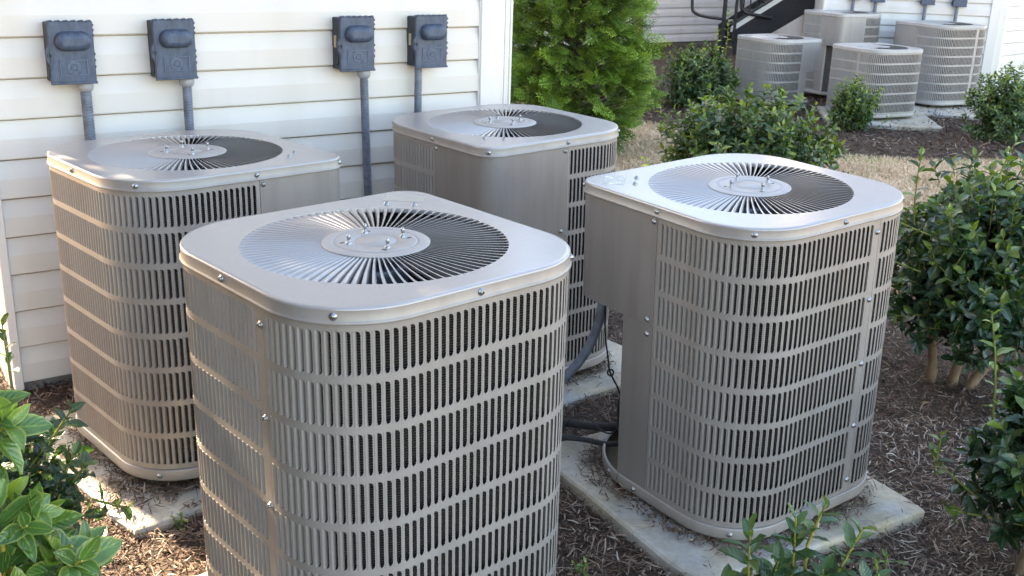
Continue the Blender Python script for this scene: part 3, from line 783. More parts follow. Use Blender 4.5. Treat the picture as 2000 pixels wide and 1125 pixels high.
for i, (tx, zc) in enumerate(((-1.74, 1.375), (-1.45, 1.355), (-.82, 1.345), (-.42, 1.335))):
    Mx = frame(P3, N3, O3 + P3*tx + Vector((0, 0, zc)))
    o = copy_tree(boxp, Mx, skip=('tag_plate', 'latch_eye', 'emblem'))
    tag(o, ('far dark blue box partly hidden beside the stairs', 'far dark blue box, second along from the stairs', 'far dark blue box, second from the far corner trim', 'far dark blue box closest to the far corner trim')[i], 'electrical box', 'disconnect boxes on the far wall')
    mb = MB(); q = O3 + P3*(tx-.02) + N3*.05
    mb.tube([q + Vector((0, 0, zc-.12)), q + Vector((.0, 0, .7)), q + Vector((.01, 0, .2))], .022, 10)
    tag(mb.build('conduit', M['conduit']), ('far blue-grey conduit nearest the stairs', 'far blue-grey conduit between the two tall far units', 'far blue-grey conduit second from the far corner trim', 'far blue-grey conduit closest to the far corner trim')[i], 'conduit', 'conduits on the far wall')
# bright wall on the right beyond the corner
P4 = Vector((.74, .672, 0)).normalized(); N4 = Vector((.672, -.74, 0)).normalized()
h4 = empty('house', frame(P4, N4, Vector((6.38, 14.46, 0))))
tag(h4, 'bright white house wall at the right edge, beyond the far corner trim', 'house', 'white vinyl-sided houses')
mb = MB(); siding(mb, .0, 6, -.05, 5.5, seed=5); mb.build('siding_wall', M['vinyl2'], h4)
mb = MB(); mb.box((-.06, -.02, -.1), (0, .05, 5.5), 0, None, .004); mb.build('corner_trim', M['trim'], h4)
mb = MB(); mb.box((-.05, .05, -.1), (6, 2.4, 5.5)); mb.build('inner_walls', M['vinyl2'], h4)
mb = MB(); mb.box((-.1, -.3, 5.5), (6.3, 2.6, 5.7)); mb.build('roof', M['roof'], h4)
# wall behind the stairs, parallel to the near wall
O2 = Vector((2.80, 20.89, 0))
h2 = empty('house', frame(TW, NW, O2))
tag(h2, 'distant white house wall behind the black stair railing', 'house', 'white vinyl-sided houses')
mb = MB(); siding(mb, -6.5, 7.5, .05, 5.4, seed=6); mb.build('siding_wall', M['vinyl3'], h2)
mb = MB(); mb.box((-6.5, .04, -.2), (7.5, .2, .045)); mb.build('foundation', M['found'], h2)
mb = MB(); mb.box((-.80, -.02, -.1), (-.62, .1, 5.4), 0, None, .004); mb.build('corner_trim', M['wood'], h2)
mb = MB(); mb.box((-6.5, .2, 0), (7.5, 7, 5.4)); mb.build('inner_walls', M['vinyl2'], h2)
mb = MB(); mb.box((-6.8, -.35, 5.4), (7.8, 7.3, 5.6)); mb.build('roof', M['roof'], h2)

# stairs with black railing (plane y = 15.5, rising to the right)
st = empty('staircase', None, (2.9, 15.5, 0)); tag(st, 'dark outdoor stairs with black metal railing rising to the right', 'stairs')
sl_ = .68
mb = MB(); x0, z0 = .10, .66
L = 2.6
def sp(x, dz=0): return (x, z0 + (x-x0)*sl_ + dz)
for ya, yb in ((-.02, .03), (1.12, 1.17)):
    a = sp(x0, .06); b = sp(x0+L, .06)
    mb.loft([[(a[0], y, a[1]), (a[0]+.04, y, a[1]-.34), (b[0]+.1, y, b[1]-.40), (b[0], y, b[1])] for y in (ya, yb)], 0, False, True, True)
mb.build('stringer', M['stair'], st)
mb = MB(); a = sp(x0-.02, .062); b = sp(x0+L, .062)
mb.loft([[(a[0], y, a[1]), (b[0], y, b[1]), (b[0], y, b[1]+.07), (a[0], y, a[1]+.07)] for y in (-.03, .02)], 0, False, True, True)
mb.build('fascia_trim', M['trim'], st)
mb = MB()
for i in range(11):
    x = x0 + .1 + i*.24; z = sp(x, .04)[1]; mb.box((x, .03, z), (x+.28, 1.12, z+.04), 0)
    mb.box((x+.24, .03, z-.10), (x+.26, 1.12, z+.145), 0)
mb.build('step', M['stair'], st)
mb = MB()
def rail(pts, r): mb.tube(smooth(pts, 2), r, 8)
rail([(-.04, -.05, .2), (-.04, -.05, 1.9)], .030)
rail([(-.03, -.05, .885), (-.28, -.05, .905), (-.45, -.05, .945), (-.515, -.05, 1.02), (-.515, -.05, 1.9)], .022)
rail([(.12, -.05, .62), (.12, -.05, 2.0)], .022)
rail([(x0, -.05, sp(x0, .17)[1]), (x0+L, -.05, sp(x0+L, .17)[1])], .022)
rail([(x0, -.05, sp(x0, .95)[1]), (x0+L, -.05, sp(x0+L, .95)[1])], .022)
rail([(.17, -.06, 1.9), (.17, -.06, 1.06), (.24, -.06, .98), (.40, -.06, .955), (.62, -.06, .925)], .024)
for i in range(18):
    x = x0 + .12 + i*.092; rail([(x, -.05, sp(x, .17)[1]), (x, -.05, sp(x, .95)[1])], .010)
mb.build('railing', M['rail'], st)
mb = MB(); mb.box((.75, .06, .0), (2.7, 1.1, .52)); mb.build('underside_boards', M['wood'], st)
mb = MB(); mb.box((.62, 1.2, .0), (2.7, 1.3, .55)); mb.build('void_shade_sheet', M['stair'], st)  # added dark sheet standing in for the shaded void under the stairs

# ------------------------------------------------------------------ ground
def bed_edge(x):   # far edge of the near mulch bed
    return 6.55 + .18*math.sin(x*1.3) - .05*x
FARB = [(-40, 16), (0.4, 13.2), (1.0, 12.35), (1.6, 11.75), (2.6, 10.75), (3.15, 10.3), (4.2, 10.2), (5.2, 10.45), (9, 10.6), (40, 10.6)]
def far_edge(x):
    for (a, b), (c, d) in zip(FARB[:-1], FARB[1:]):
        if a <= x <= c: return b + (d-b)*(x-a)/(c-a)
    return 12
mb = MB(); mb.quad((-400, -400, -.035), (400, -400, -.035), (400, 400, -.035), (-400, 400, -.035))
tag(mb.build('ground', M['lawn']), kind='structure')
def gz(x, y):
    return .022*noise.noise(Vector((x*1.7, y*1.7, 3.1))) + .010*noise.noise(Vector((x*6, y*6, 1.1)))
def bed_mesh(name, xs, ye0, ye1, ny, amp=1.):
    vs = []; fs = []
    for x in xs:
        a, b = ye0(x), ye1(x)
        for j in range(ny+1):
            y = a + (b-a)*j/ny; e = min(1, min(j, ny-j)/3)
            vs.append((x, y, -.028 + e*(.024 + gz(x, y)*amp)))
    n = ny+1
    for i in range(len(xs)-1):
        for j in range(ny): fs.append((i*n+j, (i+1)*n+j, (i+1)*n+j+1, i*n+j+1))
    mb = MB(); mb.add(vs, fs, 0, True); return tag(mb.build(name, M['soil']), kind='structure')
bed_mesh('mulch_bed', list(np.arange(-6, 8.01, .06)), lambda x: -3., bed_edge, 150)
bed_mesh('mulch_bed', list(np.arange(-12, 16.01, .12)), far_edge, lambda x: 24., 70)

def inside_pad(x, y, cx, cy, half, rot):
    c, s = math.cos(rot), math.sin(rot); dx, dy = x-cx, y-cy
    return np.maximum(np.abs(c*dx+s*dy), np.abs(-s*dx+c*dy)) - half
PADS = [(-.35, 2.63, .50, R(42), .058), (.80, 3.545, .515, R(30), .043), (-1.20, 3.80, .535, R(44), .032), (-.03, 4.68, .56, R(40), .04)]
UPOS = [(-.3487, 2.631, R(42), .06), (.8038, 3.54, R(36), .045), (-1.1965, 3.822, R(43), .034), (-.0478, 4.672, R(39.5), .042)]
def rsq_d(x, y, cx, cy, rot):
    c, s = math.cos(rot), math.sin(rot); dx, dy = x-cx, y-cy
    ax, ay = np.abs(c*dx+s*dy) - (.42-.23), np.abs(-s*dx+c*dy) - (.42-.23)
    return np.hypot(np.maximum(ax, 0), np.maximum(ay, 0)) + np.minimum(np.maximum(ax, ay), 0) - .23
GZ = np.vectorize(gz)

def chips(name, n, x0, x1, y0f, y1f, ln, wd, tint, near=True, tilt=.35, zr=.022, dens=None):
    x = rng.uniform(x0, x1, n*(8 if dens is not None and n < 20000 else 2)); y = np.array([rng.uniform(y0f(a), y1f(a)) for a in x])
    if dens is not None:
        k = rng.random(len(x)) < dens(x, y); x, y = x[k], y[k]
    z = GZ(x, y) - .002
    keep = np.ones(len(x), bool)
    if near:
        for i, (cx, cy, h, r, zt) in enumerate(PADS):
            d = inside_pad(x, y, cx, cy, h, r); ins = d < -.012
            du = rsq_d(x, y, *UPOS[i][:3])
            ok = (du > -.06) & (du < .012 + .05*rng.random(len(x))**2.) & (rng.random(len(x)) < .75)
            ok |= (d > -.10) & (rng.random(len(x)) < .05)
            if i == 2: ok |= (np.hypot(x+1.28, y-3.33) < .13 + .05*rng.random(len(x))) | (np.hypot(x+1.62, y-3.52) < .10) | (d > -.03 - .02*np.sin(x*23))
            keep &= (~ins) | ok
            z = np.where(ins, zt + .002, z)
            keep &= ~(du < -.07)
    x, y, z = x[keep][:n], y[keep][:n], z[keep][:n]; n = len(x)
    L = ln(n); W = wd(n); yaw = rng.uniform(0, 2*math.pi, n); tl = rng.normal(0, tilt, n); rl = rng.normal(0, .5, n)
    z = z + rng.random(n)**1.5*zr
    d = np.stack([np.cos(yaw)*np.cos(tl), np.sin(yaw)*np.cos(tl), np.sin(tl)], 1)
    sd_ = np.stack([-np.sin(yaw), np.cos(yaw), np.zeros(n)], 1); up = np.cross(d, sd_)
    sv = sd_*np.cos(rl)[:, None] + up*np.sin(rl)[:, None]
    c = np.stack([x, y, z + np.abs(np.sin(tl))*L*.4 + .001], 1)
    bow = rng.normal(0, .07, n)*L; bs = rng.normal(0, .05, n)*L
    V = np.empty((n, 6, 3))
    for k, t in enumerate((-.5, 0, .5)):
        ctr = c + d*(L*t)[:, None] + (up*bow[:, None] + sd_*bs[:, None])*(1-4*t*t)
        ww = W*(.35 if k == 0 else (.5 if k == 1 else .22))
        V[:, 2*k] = ctr - sv*ww[:, None]; V[:, 2*k+1] = ctr + sv*ww[:, None]
    base = np.arange(n)[:, None]*6
    F = np.concatenate([base + [0, 2, 3, 1], base + [2, 4, 5, 3]], 0)
    t = tint(n, x, y); col = np.repeat(np.stack([t, t, t, np.ones(n)], 1), 6, 0)
    return npmesh(name, V.reshape(-1, 3), F, M['chips'], {'tint': col})
def tnt(n, x, y):
    g = np.clip((x - .2)*.16, 0, .22)*(y < 4.2)
    return np.clip(rng.beta(1.5, 2.7, n) + g*rng.random(n)*1.6, 0, .97)
near_d = lambda x, y: np.clip(1.15 - (y-2)/6.5, .3, 1)
tag(chips('bark_mulch', 150000, -2.7, 3.3, lambda a: 1.9, bed_edge, lambda n: rng.lognormal(-3.65, .5, n).clip(.008, .08), lambda n: rng.uniform(.0014, .0068, n), tnt, dens=near_d), kind='stuff')
def ring_d(x, y):
    k = np.zeros(len(x))
    for u in UPOS: 
        d = rsq_d(x, y, *u[:3]); k = np.maximum(k, (d > -.05)*(d < .05)*1.)
    return k
tag(chips('bark_mulch', 16000, -1.9, 1.5, lambda a: 2.0, lambda a: 5.4, lambda n: rng.lognormal(-4.1, .45, n).clip(.006, .05), lambda n: rng.uniform(.0012, .005, n), lambda n, x, y: rng.beta(1.3, 3.2, n), dens=ring_d, zr=.014), kind='stuff')
tag(chips('pine_straw', 2600, -2.4, 3.2, lambda a: 1.9, bed_edge, lambda n: rng.uniform(.05, .15, n), lambda n: rng.uniform(.0012, .002, n), lambda n, x, y: rng.uniform(.55, 1., n), tilt=.15, zr=.03), kind='stuff')
tag(chips('bark_mulch', 16000, 0.6, 7, far_edge, lambda a: 14.6, lambda n: rng.lognormal(-3.0, .5, n).clip(.02, .12), lambda n: rng.uniform(.006, .016, n), lambda n, x, y: rng.beta(1.3, 3.2, n), near=False, zr=.03), kind='stuff')

# dormant lawn between the beds
n = 150000
x = rng.uniform(.2, 5.4, n); y0 = np.array([bed_edge(a) for a in x]); y1 = np.array([far_edge(a) for a in x]); y = y0 - .03 + (y1 - y0 + .08)*rng.random(n)
yaw = rng.uniform(0, 6.283, n); lean = rng.uniform(.3, 1.25, n); L = rng.uniform(.025, .065, n); W = rng.uniform(.0018, .004, n)
d = np.stack([np.cos(yaw)*np.sin(lean), np.sin(yaw)*np.sin(lean), np.cos(lean)], 1); sd_ = np.stack([-np.sin(yaw), np.cos(yaw), 0*yaw], 1)
p = np.stack([x, y, np.full(n, -.035)], 1); mid = p + d*(L*.55)[:, None]; tip = p + d*L[:, None] + np.stack([np.cos(yaw)*L*.25, np.sin(yaw)*L*.25, -L*.15], 1)
V = np.stack([p - sd_*W[:, None], p + sd_*W[:, None], mid - sd_*(W*.8)[:, None], mid + sd_*(W*.8)[:, None], tip], 1)
b = np.arange(n)[:, None]*5
F = np.concatenate([b + [0, 1, 3], b + [0, 3, 2], b + [2, 3, 4]], 0)
pn = np.array([noise.noise(Vector((a*1.6, c*1.6, 0))) for a, c in zip(x, y)])
t = np.clip(.45 + .35*pn + rng.normal(0, .2, n), 0, .92); gsel = (rng.random(n) < .04 + .5*np.clip(1 - (y1-y)/.35, 0, 1)*(pn > 0)); t = np.where(gsel, 1., t)
tag(npmesh('dry_grass', V.reshape(-1, 3), F, M['drygrass'], {'tint': np.repeat(np.stack([t, t, t, t*0+1], 1), 5, 0)}), kind='stuff')

# ------------------------------------------------------------------ shrubs
NS = 6
def leaf_template(shape=1.0):
    us = np.linspace(0, 1, NS+1); w_ = np.sin(np.pi*us**(.88*shape))**.7; w_[0] = .06; w_[-1] = .02
    P = []; A = []
    for u, ww in zip(us, w_):
        for sd2 in (-1, -.5, 0, .5, 1):
            P.append((u, sd2*ww*.5, abs(sd2)*ww)); A.append((abs(sd2), u))
    F = []
    for k in range(NS):
        for j in range(4): F.append((k*5+j, (k+1)*5+j, (k+1)*5+j+1, k*5+j+1))
    return np.array(P), np.array(A), np.array(F)
LT = leaf_template()
def leaves(name, pos, dr, up, ln, wd, tint, mat, parent, fold=.22, curl=.28):
    pos, dr, up, ln, wd, tint = map(np.asarray, (pos, dr, up, ln, wd, tint)); n = len(pos)
    dr = dr/np.linalg.norm(dr, axis=1, keepdims=True)
    sd2 = np.cross(up, dr); sd2 /= np.linalg.norm(sd2, axis=1, keepdims=True)+1e-9; nr = np.cross(dr, sd2)
    P, A, F = LT; u, s2, aw = P[:, 0], P[:, 1], P[:, 2]
    fo = fold*rng.uniform(.4, 1.5, n); cu = curl*rng.uniform(-.2, 1.5, n); tw = rng.normal(0, .25, n)
    lat = s2[None]*wd[:, None]
    hgt = aw[None]*wd[:, None]*fo[:, None] - cu[:, None]*ln[:, None]*(u**2)[None] + lat*np.tan(tw)[:, None]*u[None]
    hgt = hgt + .05*wd[:, None]*np.sin(u[None]*14 + rng.uniform(0, 6, n)[:, None])*np.sign(s2)[None]
    V = pos[:, None] + dr[:, None]*(u[None]*ln[:, None])[..., None] + sd2[:, None]*lat[..., None] + nr[:, None]*hgt[..., None]
    k = len(P); Fa = (np.arange(n)[:, None, None]*k + F[None]).reshape(-1, 4)
    col = np.ones((n, k, 4)); col[:, :, 0] = tint[:, None]; col[:, :, 1] = A[None, :, 0]; col[:, :, 2] = A[None, :, 1]
    return npmesh(name, V.reshape(-1, 3), Fa, mat, {'leaf': col.reshape(-1, 4)}, parent, True)
class Shrub:
    def __init__(s): s.p = []; s.d = []; s.u = []; s.l = []; s.w = []; s.t = []; s.st = MB()
    def shoot(s, p, d, L, n, ll, tint, aspect=.50, young=.35, el0=.1, el1=1.0, sr=.0022, start=.1):
        p = np.array(p, float); d = np.array(d, float); d /= np.linalg.norm(d)
        a = np.cross(d, [0.3, .2, 1.]); a /= np.linalg.norm(a); b = np.cross(d, a); ph = random.uniform(0, 6.28)
        bend = np.array([random.uniform(-1, 1), random.uniform(-1, 1), .6])*L*.12
        for i in range(n):
            f = start + (1-start)*(i+.5)/n; az = ph + i*2.39996
            rad = a*math.cos(az) + b*math.sin(az); el = el0 + (el1-el0)*f**1.5 + random.uniform(-.2, .2)
            ld = rad*math.cos(el) + d*math.sin(el) + np.array([0, 0, random.uniform(-.12, .2)])
            s.p.append(p + d*L*f + bend*f*f); s.d.append(ld); s.u.append(d*math.cos(el) - rad*math.sin(el) + np.array([0, 0, .25]))
            l = ll*random.uniform(.7, 1.15)*(1 - .35*max(0, f-.7)/.3); s.l.append(l); s.w.append(l*aspect*random.uniform(.85, 1.15))
            s.t.append(min(1, max(0, tint + random.gauss(0, .16) + young*max(0, f-.55)/.45)))
        s.st.tube([tuple(p + d*L*f + bend*f*f) for f in (0, .33, .66, 1)], [sr*1.3, sr*1.1, sr*.9, sr*.6], 5, 0)
    def finish(s, root, mat, stem):
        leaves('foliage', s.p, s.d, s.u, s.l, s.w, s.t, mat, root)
        s.st.build('twigs', stem, root)
def bush(name, c, rad, nsh, ll, mat, lbl, trunks=((0, 0),), tint=.4, zmin=-.55, seed=1, stem=None, shootL=(.07, .15), nl=(6, 10), extra=(), grp=None, young=.35, lump=.28, tr=.018, cull=None, base_z=0.):
    random.seed(seed); root = empty(name, None, (c[0], c[1], base_z)); tag(root, lbl, 'shrub', grp)
    s = Shrub(); cl = np.array([0, 0, c[2]-base_z]); rad = np.array(rad); anchors = []
    k = 0
    while k < nsh:
        v = np.array([random.gauss(0, 1) for _ in range(3)]); v /= np.linalg.norm(v)
        if v[2] < zmin: continue
        rr = random.random()**.45
        lum = 1 + lump*noise.noise(Vector(tuple(v*2.1 + seed*7.3))) + .5*lump*noise.noise(Vector(tuple(v*5 + seed*3.3)))
        p = cl + rad*v*rr*lum*.92
        d = v*.75 + np.array([0, 0, .65]) + np.array([random.gauss(0, .3) for _ in range(3)])
        L = random.uniform(*shootL); d /= np.linalg.norm(d); k += 1
        q = p - d*L
        if cull and cull(q): continue
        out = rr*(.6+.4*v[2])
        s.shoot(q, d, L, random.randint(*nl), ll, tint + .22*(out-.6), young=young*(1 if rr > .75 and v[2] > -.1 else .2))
        if k % 6 == 0: anchors.append(p - d*L)
    for e in extra:
        p, d, L, n_, l_, t_ = e[:6]; s.shoot(np.array(p) - [c[0], c[1], base_z], d, L, n_, l_, t_, young=.3, sr=.0032, start=e[6] if len(e) > 6 else .15)
    tm = []
    for i, t in enumerate(trunks):
        mb = MB(); top = np.array([*(t[2:] if len(t) > 2 else (t[0]*.6, t[1]*.6)), (c[2]-base_z)*.85]); b0 = np.array([t[0], t[1], -.02])
        mb.tube(smooth([b0, b0*.75+top*.25 + np.array([random.uniform(-.02, .02), random.uniform(-.02, .02), 0]), (b0+top)/2 + np.array([random.uniform(-.03, .03), 0, 0]), top], 2), list(np.linspace(tr*1.25, tr*.5, 3*8-4+2)[:len(smooth([b0, b0, b0, top], 2))]), 8)
        mb.build('trunk', M['bark'], root); tm.append((b0, top))
    for a in anchors:
        b0, top = random.choice(tm); f = random.uniform(.45, .95); o_ = b0 + (top-b0)*f
        m_ = (o_ + a)/2 + np.array([0, 0, .03]); s.st.tube(smooth([o_, m_, a], 2), list(np.linspace(tr*.38, .0022, len(smooth([o_, m_, a], 2)))), 5, 1)
    s.finish(root, mat, [stem or M['stemg'], M['bark_dark']])
    return root
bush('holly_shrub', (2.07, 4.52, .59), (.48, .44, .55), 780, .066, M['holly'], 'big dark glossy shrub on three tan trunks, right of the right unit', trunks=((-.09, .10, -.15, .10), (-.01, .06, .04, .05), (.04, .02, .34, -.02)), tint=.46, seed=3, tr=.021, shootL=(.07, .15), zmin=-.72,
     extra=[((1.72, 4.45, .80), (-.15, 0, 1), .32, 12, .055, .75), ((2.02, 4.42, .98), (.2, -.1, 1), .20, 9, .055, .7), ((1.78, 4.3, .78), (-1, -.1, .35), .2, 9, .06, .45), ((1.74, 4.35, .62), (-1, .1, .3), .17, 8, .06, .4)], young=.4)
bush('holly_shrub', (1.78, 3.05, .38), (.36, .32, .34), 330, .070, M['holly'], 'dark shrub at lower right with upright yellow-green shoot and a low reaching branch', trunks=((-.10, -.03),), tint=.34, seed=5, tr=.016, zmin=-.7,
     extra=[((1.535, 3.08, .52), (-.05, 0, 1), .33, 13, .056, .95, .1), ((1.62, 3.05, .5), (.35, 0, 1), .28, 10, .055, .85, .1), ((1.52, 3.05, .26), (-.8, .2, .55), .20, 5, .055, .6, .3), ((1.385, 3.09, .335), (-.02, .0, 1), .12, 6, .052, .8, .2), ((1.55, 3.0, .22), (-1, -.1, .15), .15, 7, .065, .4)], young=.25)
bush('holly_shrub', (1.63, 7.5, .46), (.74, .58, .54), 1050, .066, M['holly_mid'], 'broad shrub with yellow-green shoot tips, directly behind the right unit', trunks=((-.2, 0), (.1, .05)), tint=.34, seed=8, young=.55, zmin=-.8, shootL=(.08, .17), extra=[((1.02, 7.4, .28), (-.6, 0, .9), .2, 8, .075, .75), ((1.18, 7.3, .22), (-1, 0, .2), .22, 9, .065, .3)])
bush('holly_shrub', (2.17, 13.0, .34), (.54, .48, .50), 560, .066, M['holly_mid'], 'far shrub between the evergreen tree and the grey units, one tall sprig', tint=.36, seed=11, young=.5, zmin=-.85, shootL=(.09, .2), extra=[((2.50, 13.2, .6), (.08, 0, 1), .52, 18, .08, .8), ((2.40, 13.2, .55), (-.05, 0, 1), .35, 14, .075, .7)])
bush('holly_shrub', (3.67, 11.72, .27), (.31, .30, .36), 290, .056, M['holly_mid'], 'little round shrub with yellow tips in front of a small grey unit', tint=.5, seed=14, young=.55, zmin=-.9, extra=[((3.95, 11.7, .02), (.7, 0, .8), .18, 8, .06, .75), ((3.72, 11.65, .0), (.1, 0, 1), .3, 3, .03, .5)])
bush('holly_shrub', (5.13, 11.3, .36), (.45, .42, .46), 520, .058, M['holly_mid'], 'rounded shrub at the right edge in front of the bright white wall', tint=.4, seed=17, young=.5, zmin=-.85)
# sprigs rising from below the bottom edge
def sprigs(name, base, shoots, mat, lbl, stem, seed, aspect=.42, cat='shrub', young=.25):
    random.seed(seed); root = empty(name, None, base); tag(root, lbl, cat); s = Shrub(); bv = np.array(base)
    for (tip, d, L, n, ll, tint) in shoots:
        d = np.array(d, float); d /= np.linalg.norm(d); tip = np.array(tip) - bv; p = tip - d*L
        s.shoot(p, d, L, n, ll, tint, aspect=aspect, sr=.0035, young=young, start=.05)
        s.st.tube(smooth([np.array([random.uniform(-.03, .03), random.uniform(-.03, .03), 0]), p*np.array([.6, .6, .5]), p], 2), list(np.linspace(.006, .004, len(smooth([p, p, p], 2)))), 6)
    s.finish(root, mat, stem); return root
sprigs('holly_sprout', (.76, 2.28, 0), [((.607, 2.33, .535), (-.1, .05, 1), .17, 13, .078, .5), ((.735, 2.33, .575), (.02, 0, 1), .24, 18, .084, .48), ((.800, 2.36, .61), (.3, .1, 1), .12, 9, .066, .55),
        ((.885, 2.33, .545), (.35, 0, 1), .18, 13, .078, .46), ((.68, 2.30, .48), (.1, -.1, 1), .14, 12, .08, .4), ((.55, 2.27, .43), (-.4, 0, 1), .14, 11, .076, .45), ((.80, 2.28, .46), (.1, -.1, 1), .16, 13, .08, .4), ((.93, 2.30, .44), (.4, -.1, .8), .14, 11, .076, .4), ((.63, 2.24, .39), (-.1, -.2, 1), .14, 12, .076, .36), ((.73, 2.22, .38), (.0, -.2, 1), .14, 12, .08, .4), ((.86, 2.24, .40), (.2, -.2, 1), .14, 12, .08, .4)],
       M['bright_s'], 'green leafy sprigs with yellow stems at the bottom edge, before the right unit', M['stemy'], 21, .5)
LF = []
random.seed(31)
for (tx, ty, tz, dx, dz) in ((-.905, 1.70, 1.135, .3, 1), (-.865, 1.72, 1.09, .9, .5), (-.93, 1.66, 1.02, .5, .8), (-.86, 1.64, .985, .7, .6), (-.90, 1.62, .93, .6, .5), (-.83, 1.62, .945, .8, .5), (-.88, 1.56, .86, .4, .8), (-.76, 1.60, .905, .6, .9), (-.715, 1.60, .895, .8, .55), (-.79, 1.58, .86, .2, 1), (-.74, 1.56, .84, .6, .6), (-.84, 1.56, .82, .3, .9), (-.92, 1.55, .85, .3, .9), (-.97, 1.62, .95, .1, 1), (-1.0, 1.65, 1.05, -.1, 1), (-.80, 1.53, .78, .4, .7), (-.70, 1.54, .80, .7, .5), (-.9, 1.5, .74, .3, .7)):
    LF.append(((tx-.02, ty, tz-.02), (dx, random.uniform(-.4, .15), dz), .09, 11, .080, random.uniform(.3, .55)))
for _ in range(40):
    a_ = random.random(); zz = random.uniform(.50, 1.06); xx = -.70 - .30*random.random() - max(0, zz-.80)*.55
    LF.append(((xx, 1.5 + random.uniform(-.04, .20), zz), (random.uniform(0, .8), random.uniform(-.6, .2), random.uniform(.3, 1)), .10, 10, random.uniform(.065, .085), random.uniform(.15, .5)))
sprigs('laurel_shrub', (-1.0, 1.6, 0), LF, M['bright'], 'bright green shrub with large pale-edged leaves in the lower left corner', M['stemy'], 33, .50)
bush('laurel_shrub', (-1.40, 2.62, .44), (.24, .24, .33), 120, .064, M['holly'], 'dark leafy shrub behind the bright large-leaved one, near the wall end', tint=.22, seed=37, shootL=(.06, .12), nl=(5, 8), young=.1,
     extra=[((-1.47, 2.86, .26), (.0, .12, 1), .50, 7, .06, .3, .72), ((-1.23, 2.60, .60), (.5, 0, .8), .10, 7, .06, .25), ((-1.20, 2.58, .46), (.6, 0, .6), .10, 7, .058, .2), ((-1.24, 2.58, .34), (.8, 0, .3), .12, 7, .06, .2), ((-1.15, 2.62, .40), (.6, -.1, -.1), .1, 6, .055, .2)])
for (x, y, sd3, lb) in ((-1.09, 3.13, 41, 'small weed seedling at the edge of the pad left of the front unit'), (-1.46, 3.10, 42, 'pale green seedling in the sunlit mulch by the dark shrub'), (.25, 2.93, 43, 'tiny weed in the mulch between the front and right units'), (1.24, 3.02, 44, 'tiny weed by the front edge of the cracked pad')):
    sprigs('weed_seedling', (x, y, 0), [((x+.01, y, .05), (.1, 0, 1), .045, 6, .034, .55), ((x-.025, y+.01, .035), (-.5, 0, 1), .03, 4, .028, .6)], M['young'], lb, M['stemg'], sd3, .45, 'weed')

# ------------------------------------------------------------------ arborvitae behind the wall corner
def spray_template():
    Q = []; T = []
    def strip(p, d, L, w0, t0, t1):
        s_ = np.array([-d[1], d[0], 0]); a = p + d*L
        Q.append([p - s_*w0, p + s_*w0, a + s_*w0*.55, a - s_*w0*.55]); T.append([t0, t0, t1, t1])
    X = np.array([1., 0, 0]); strip(np.zeros(3), X, .19, .0032, .2, .55)
    for i in range(11):
        f = .10 + .085*i; sg = 1 if i % 2 else -1; l = .085*(1.05-f)*random.uniform(.8, 1.2) + .012; an = sg*R(38 + random.uniform(-7, 7))
        p = X*.19*f; d = np.array([math.cos(an), math.sin(an), random.uniform(-.15, .15)]); strip(p, d, l, .0030, .25+.3*f, .6+.3*f)
        m_ = max(1, int(l/.014))
        for j in range(m_):
            g = (j+.6)/m_; s2 = 1 if j % 2 else -1; an2 = an + s2*R(34); d2 = np.array([math.cos(an2), math.sin(an2), random.uniform(-.25, .25)])
            strip(p + d*l*g, d2, .022*(1.25-g)+.006, .0030, .45+.3*f, .75+.25*f)
    return np.array(Q), np.array(T)
random.seed(5)
root = empty('arborvitae_tree', None, (.52, 10.4, 0)); tag(root, 'bright green feathery evergreen tree beside the white house corner', 'tree')
TPL = [spray_template() for _ in range(4)]
Vs = []; Ts = []
limbs = MB()
def crown_r(z, a):
    base = .92*(1 - (max(z, .15)-.15)/4.6)*min(1, .42 + (z+.05)*1.1 if z < .55 else 1)
    return base*(1 + .20*noise.noise(Vector((math.cos(a)*1.7, math.sin(a)*1.7, z*1.9))) + .12*noise.noise(Vector((math.cos(a)*5, math.sin(a)*5, z*5))))
nb = 0
for k in range(4600):
    z = random.uniform(.06, 2.2) if k < 4100 else random.uniform(2.2, 4.3)
    a = random.uniform(0, 6.283); rr = crown_r(z, a)*(random.random()**.40)
    if noise.noise(Vector((math.cos(a)*rr*3.2, math.sin(a)*rr*3.2, z*3.2 + 9))) < -.22: continue
    p = np.array([rr*math.cos(a), rr*math.sin(a), z])
    o_ = np.array([math.cos(a), math.sin(a), random.uniform(.0, .75)]) + np.array([random.gauss(0, .3) for _ in range(3)])
    o_ /= np.linalg.norm(o_); upv = np.array([random.gauss(0, .5), random.gauss(0, .5), 1.]); s_ = np.cross(upv, o_); s_ /= np.linalg.norm(s_); nn_ = np.cross(o_, s_)
    roll_ = random.uniform(-1.2, 1.2); s2 = s_*math.cos(roll_) + nn_*math.sin(roll_); n2 = np.cross(o_, s2)
    Q, T = TPL[k % 4]; sc_ = random.uniform(.8, 1.45)
    q = Q.reshape(-1, 3)*sc_; q[:, 2] -= (q[:, 0]**2)*1.2
    Vs.append(p + q[:, :1]*o_ + q[:, 1:2]*s2 + q[:, 2:]*n2 - o_*.09*sc_)
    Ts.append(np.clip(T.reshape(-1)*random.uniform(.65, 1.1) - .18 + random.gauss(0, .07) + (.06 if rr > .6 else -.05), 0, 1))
    if k % 9 == 0: limbs.tube([(0, 0, max(.05, z-.25)), tuple(p*np.array([.5, .5, 1]) - np.array([0, 0, .12])), tuple(p)], [.012, .007, .003], 5)
Vs = np.concatenate(Vs); Ts = np.concatenate(Ts)
npmesh('crown', Vs, np.arange(len(Vs)).reshape(-1, 4), M['thuja'], {'tint': np.stack([Ts, Ts, Ts, Ts*0+1], 1)}, root)
limbs.build('branches', M['bark_dark'], root)
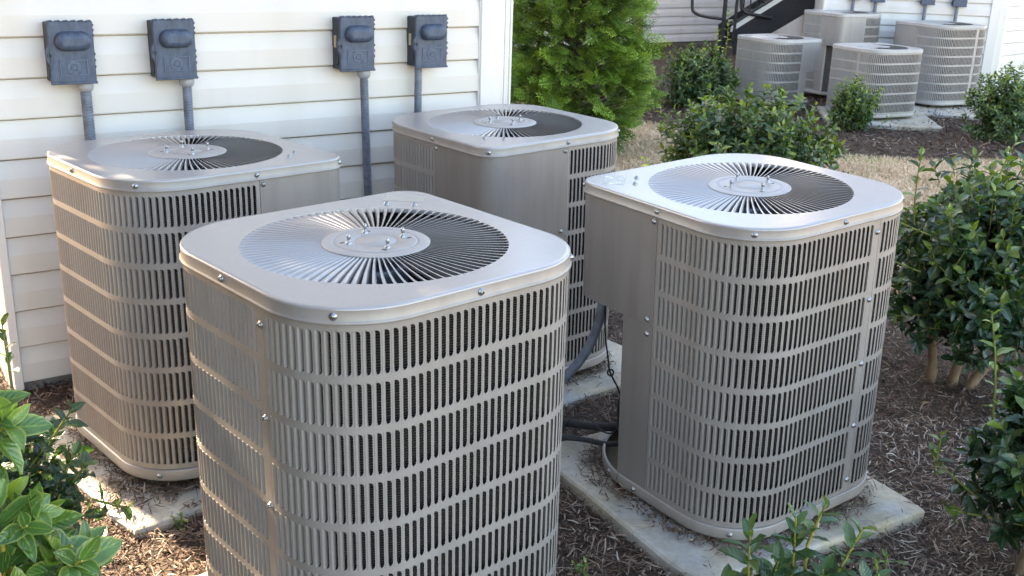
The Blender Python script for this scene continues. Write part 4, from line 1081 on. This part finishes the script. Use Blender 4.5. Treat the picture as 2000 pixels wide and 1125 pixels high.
for (bx_, by_, tx_, ty_) in ((-.36, .02, -.46, .0), (.02, .0, .0, .0)):
    mb = MB(); mb.tube(smooth([(bx_, by_, -.05), (bx_*.95+.02, by_, .5), (bx_*.9, by_, 1.2), (tx_*.5, ty_, 2.6), (0, 0, 4.1)], 2), list(np.linspace(.045, .012, len(smooth([(0, 0, 0)]*5, 2)))), 8); mb.build('trunk', M['bark_dark'], root)

# ------------------------------------------------------------------ unseen buildings and tree, added to block sun and sky light
nb_ = empty('house', None, (-3.6, -2.5, 0)); tag(nb_, 'unseen brick block added left of the camera to darken the left faces', 'house')
M['brick'] = simple('dark_brick', (.10, .062, .045), .9, 0, .4, 14, .5, .006)
mb = MB(); mb.box((-8, -5, -.2), (1.2, 5.7, 7.6)); mb.build('walls', M['brick'], nb_)  # added block, out of view, cuts sky light on the units' left faces
mb = MB(); mb.box((-8.4, -5.4, 7.6), (1.5, 6.0, 7.8)); mb.build('roof', M['roof'], nb_)
SP = Vector((.667, .745, 0)).normalized(); SQ = Vector((.745, -.667, 0)).normalized()
ab_ = empty('sun_blocking_building', frame(SP, SQ, Vector((-5.6, 13.5, 0)))); tag(ab_, 'long brick block added as a sun blocker, hidden behind the near white house', 'building')
mb = MB(); mb.box((0, .04, -.2), (8.5, 7, 6.7)); mb.build('walls', M['brick'], ab_)  # added block, out of view, keeps sun off the far shrubs and lawn
mb = MB(); mb.box((-.2, -.2, 6.7), (8.6, 7.3, 6.9)); mb.build('roof', M['roof'], ab_)
for z_ in (1.0, 3.6):
    for y_ in (-3.6, -.6, 2.2):
        mb = MB(); mb.box((1.19, y_, z_), (1.215, y_+1.0, z_+1.4)); mb.build('window', M['fan'], nb_)
random.seed(77)
tr_ = empty('shade_tree', None, (-4.05, 5.75, 0)); tag(tr_, 'unseen leafy tree added beyond the wall end to shade the units', 'tree')
s_ = Shrub()  # crown added out of view, high enough to let low sun under it
for k in range(1000):
    v = np.array([random.gauss(0, 1) for _ in range(3)]); v /= np.linalg.norm(v); rr = random.random()**.4
    p = np.array([0, 0, 4.5]) + np.array([1.65, 1.65, 1.5])*v*rr*(1 + .25*noise.noise(Vector(tuple(v*2.4))))
    s_.shoot(p, v + np.array([0, 0, .3]), .22, 8, .13, .5)
s_.st.tube([(0, 0, -.05), (.03, 0, 1.2), (0, .04, 2.4), (0, 0, 4)], [.10, .085, .07, .03], 8, 1)
s_.finish(tr_, M['holly_mid'], [M['stemg'], M['bark']])

# ------------------------------------------------------------------ small litter on the bed
mb = MB(); mb.tube(smooth([(.36, 3.66, .052), (.42, 3.52, .050), (.44, 3.44, .049), (.475, 3.30, .048)], 2), [.0035]*len(smooth([(0, 0, 0)]*4, 2)), 5); mb.tube([(.425, 3.50, .05), (.40, 3.42, .05)], .002, 5)
tag(mb.build('twig', M['twig']), 'dry dark twig lying on the cracked pad', 'twig')
def fallen(x, y, z, col, lb, s):
    o = leaves('fallen_leaf', [(0, 0, 0)], [(math.cos(s), math.sin(s), .1)], [(.1, .1, 1)], [.05], [.024], [.5], col, None); o.location = (x, y, z); tag(o, lb, 'leaf')
M['tanleaf'] = simple('tan_leaf', (.36, .20, .07), .7, 0, .3)
fallen(1.83, 4.32, .02, M['tanleaf'], 'tan fallen leaf on the mulch below the three-trunked shrub', .4)
fallen(1.32, 3.02, .02, M['young'], 'pale green fallen leaf on the mulch by the lower right shrub', 2.2)
scn.cycles.max_bounces = 8; scn.cycles.use_denoising = True
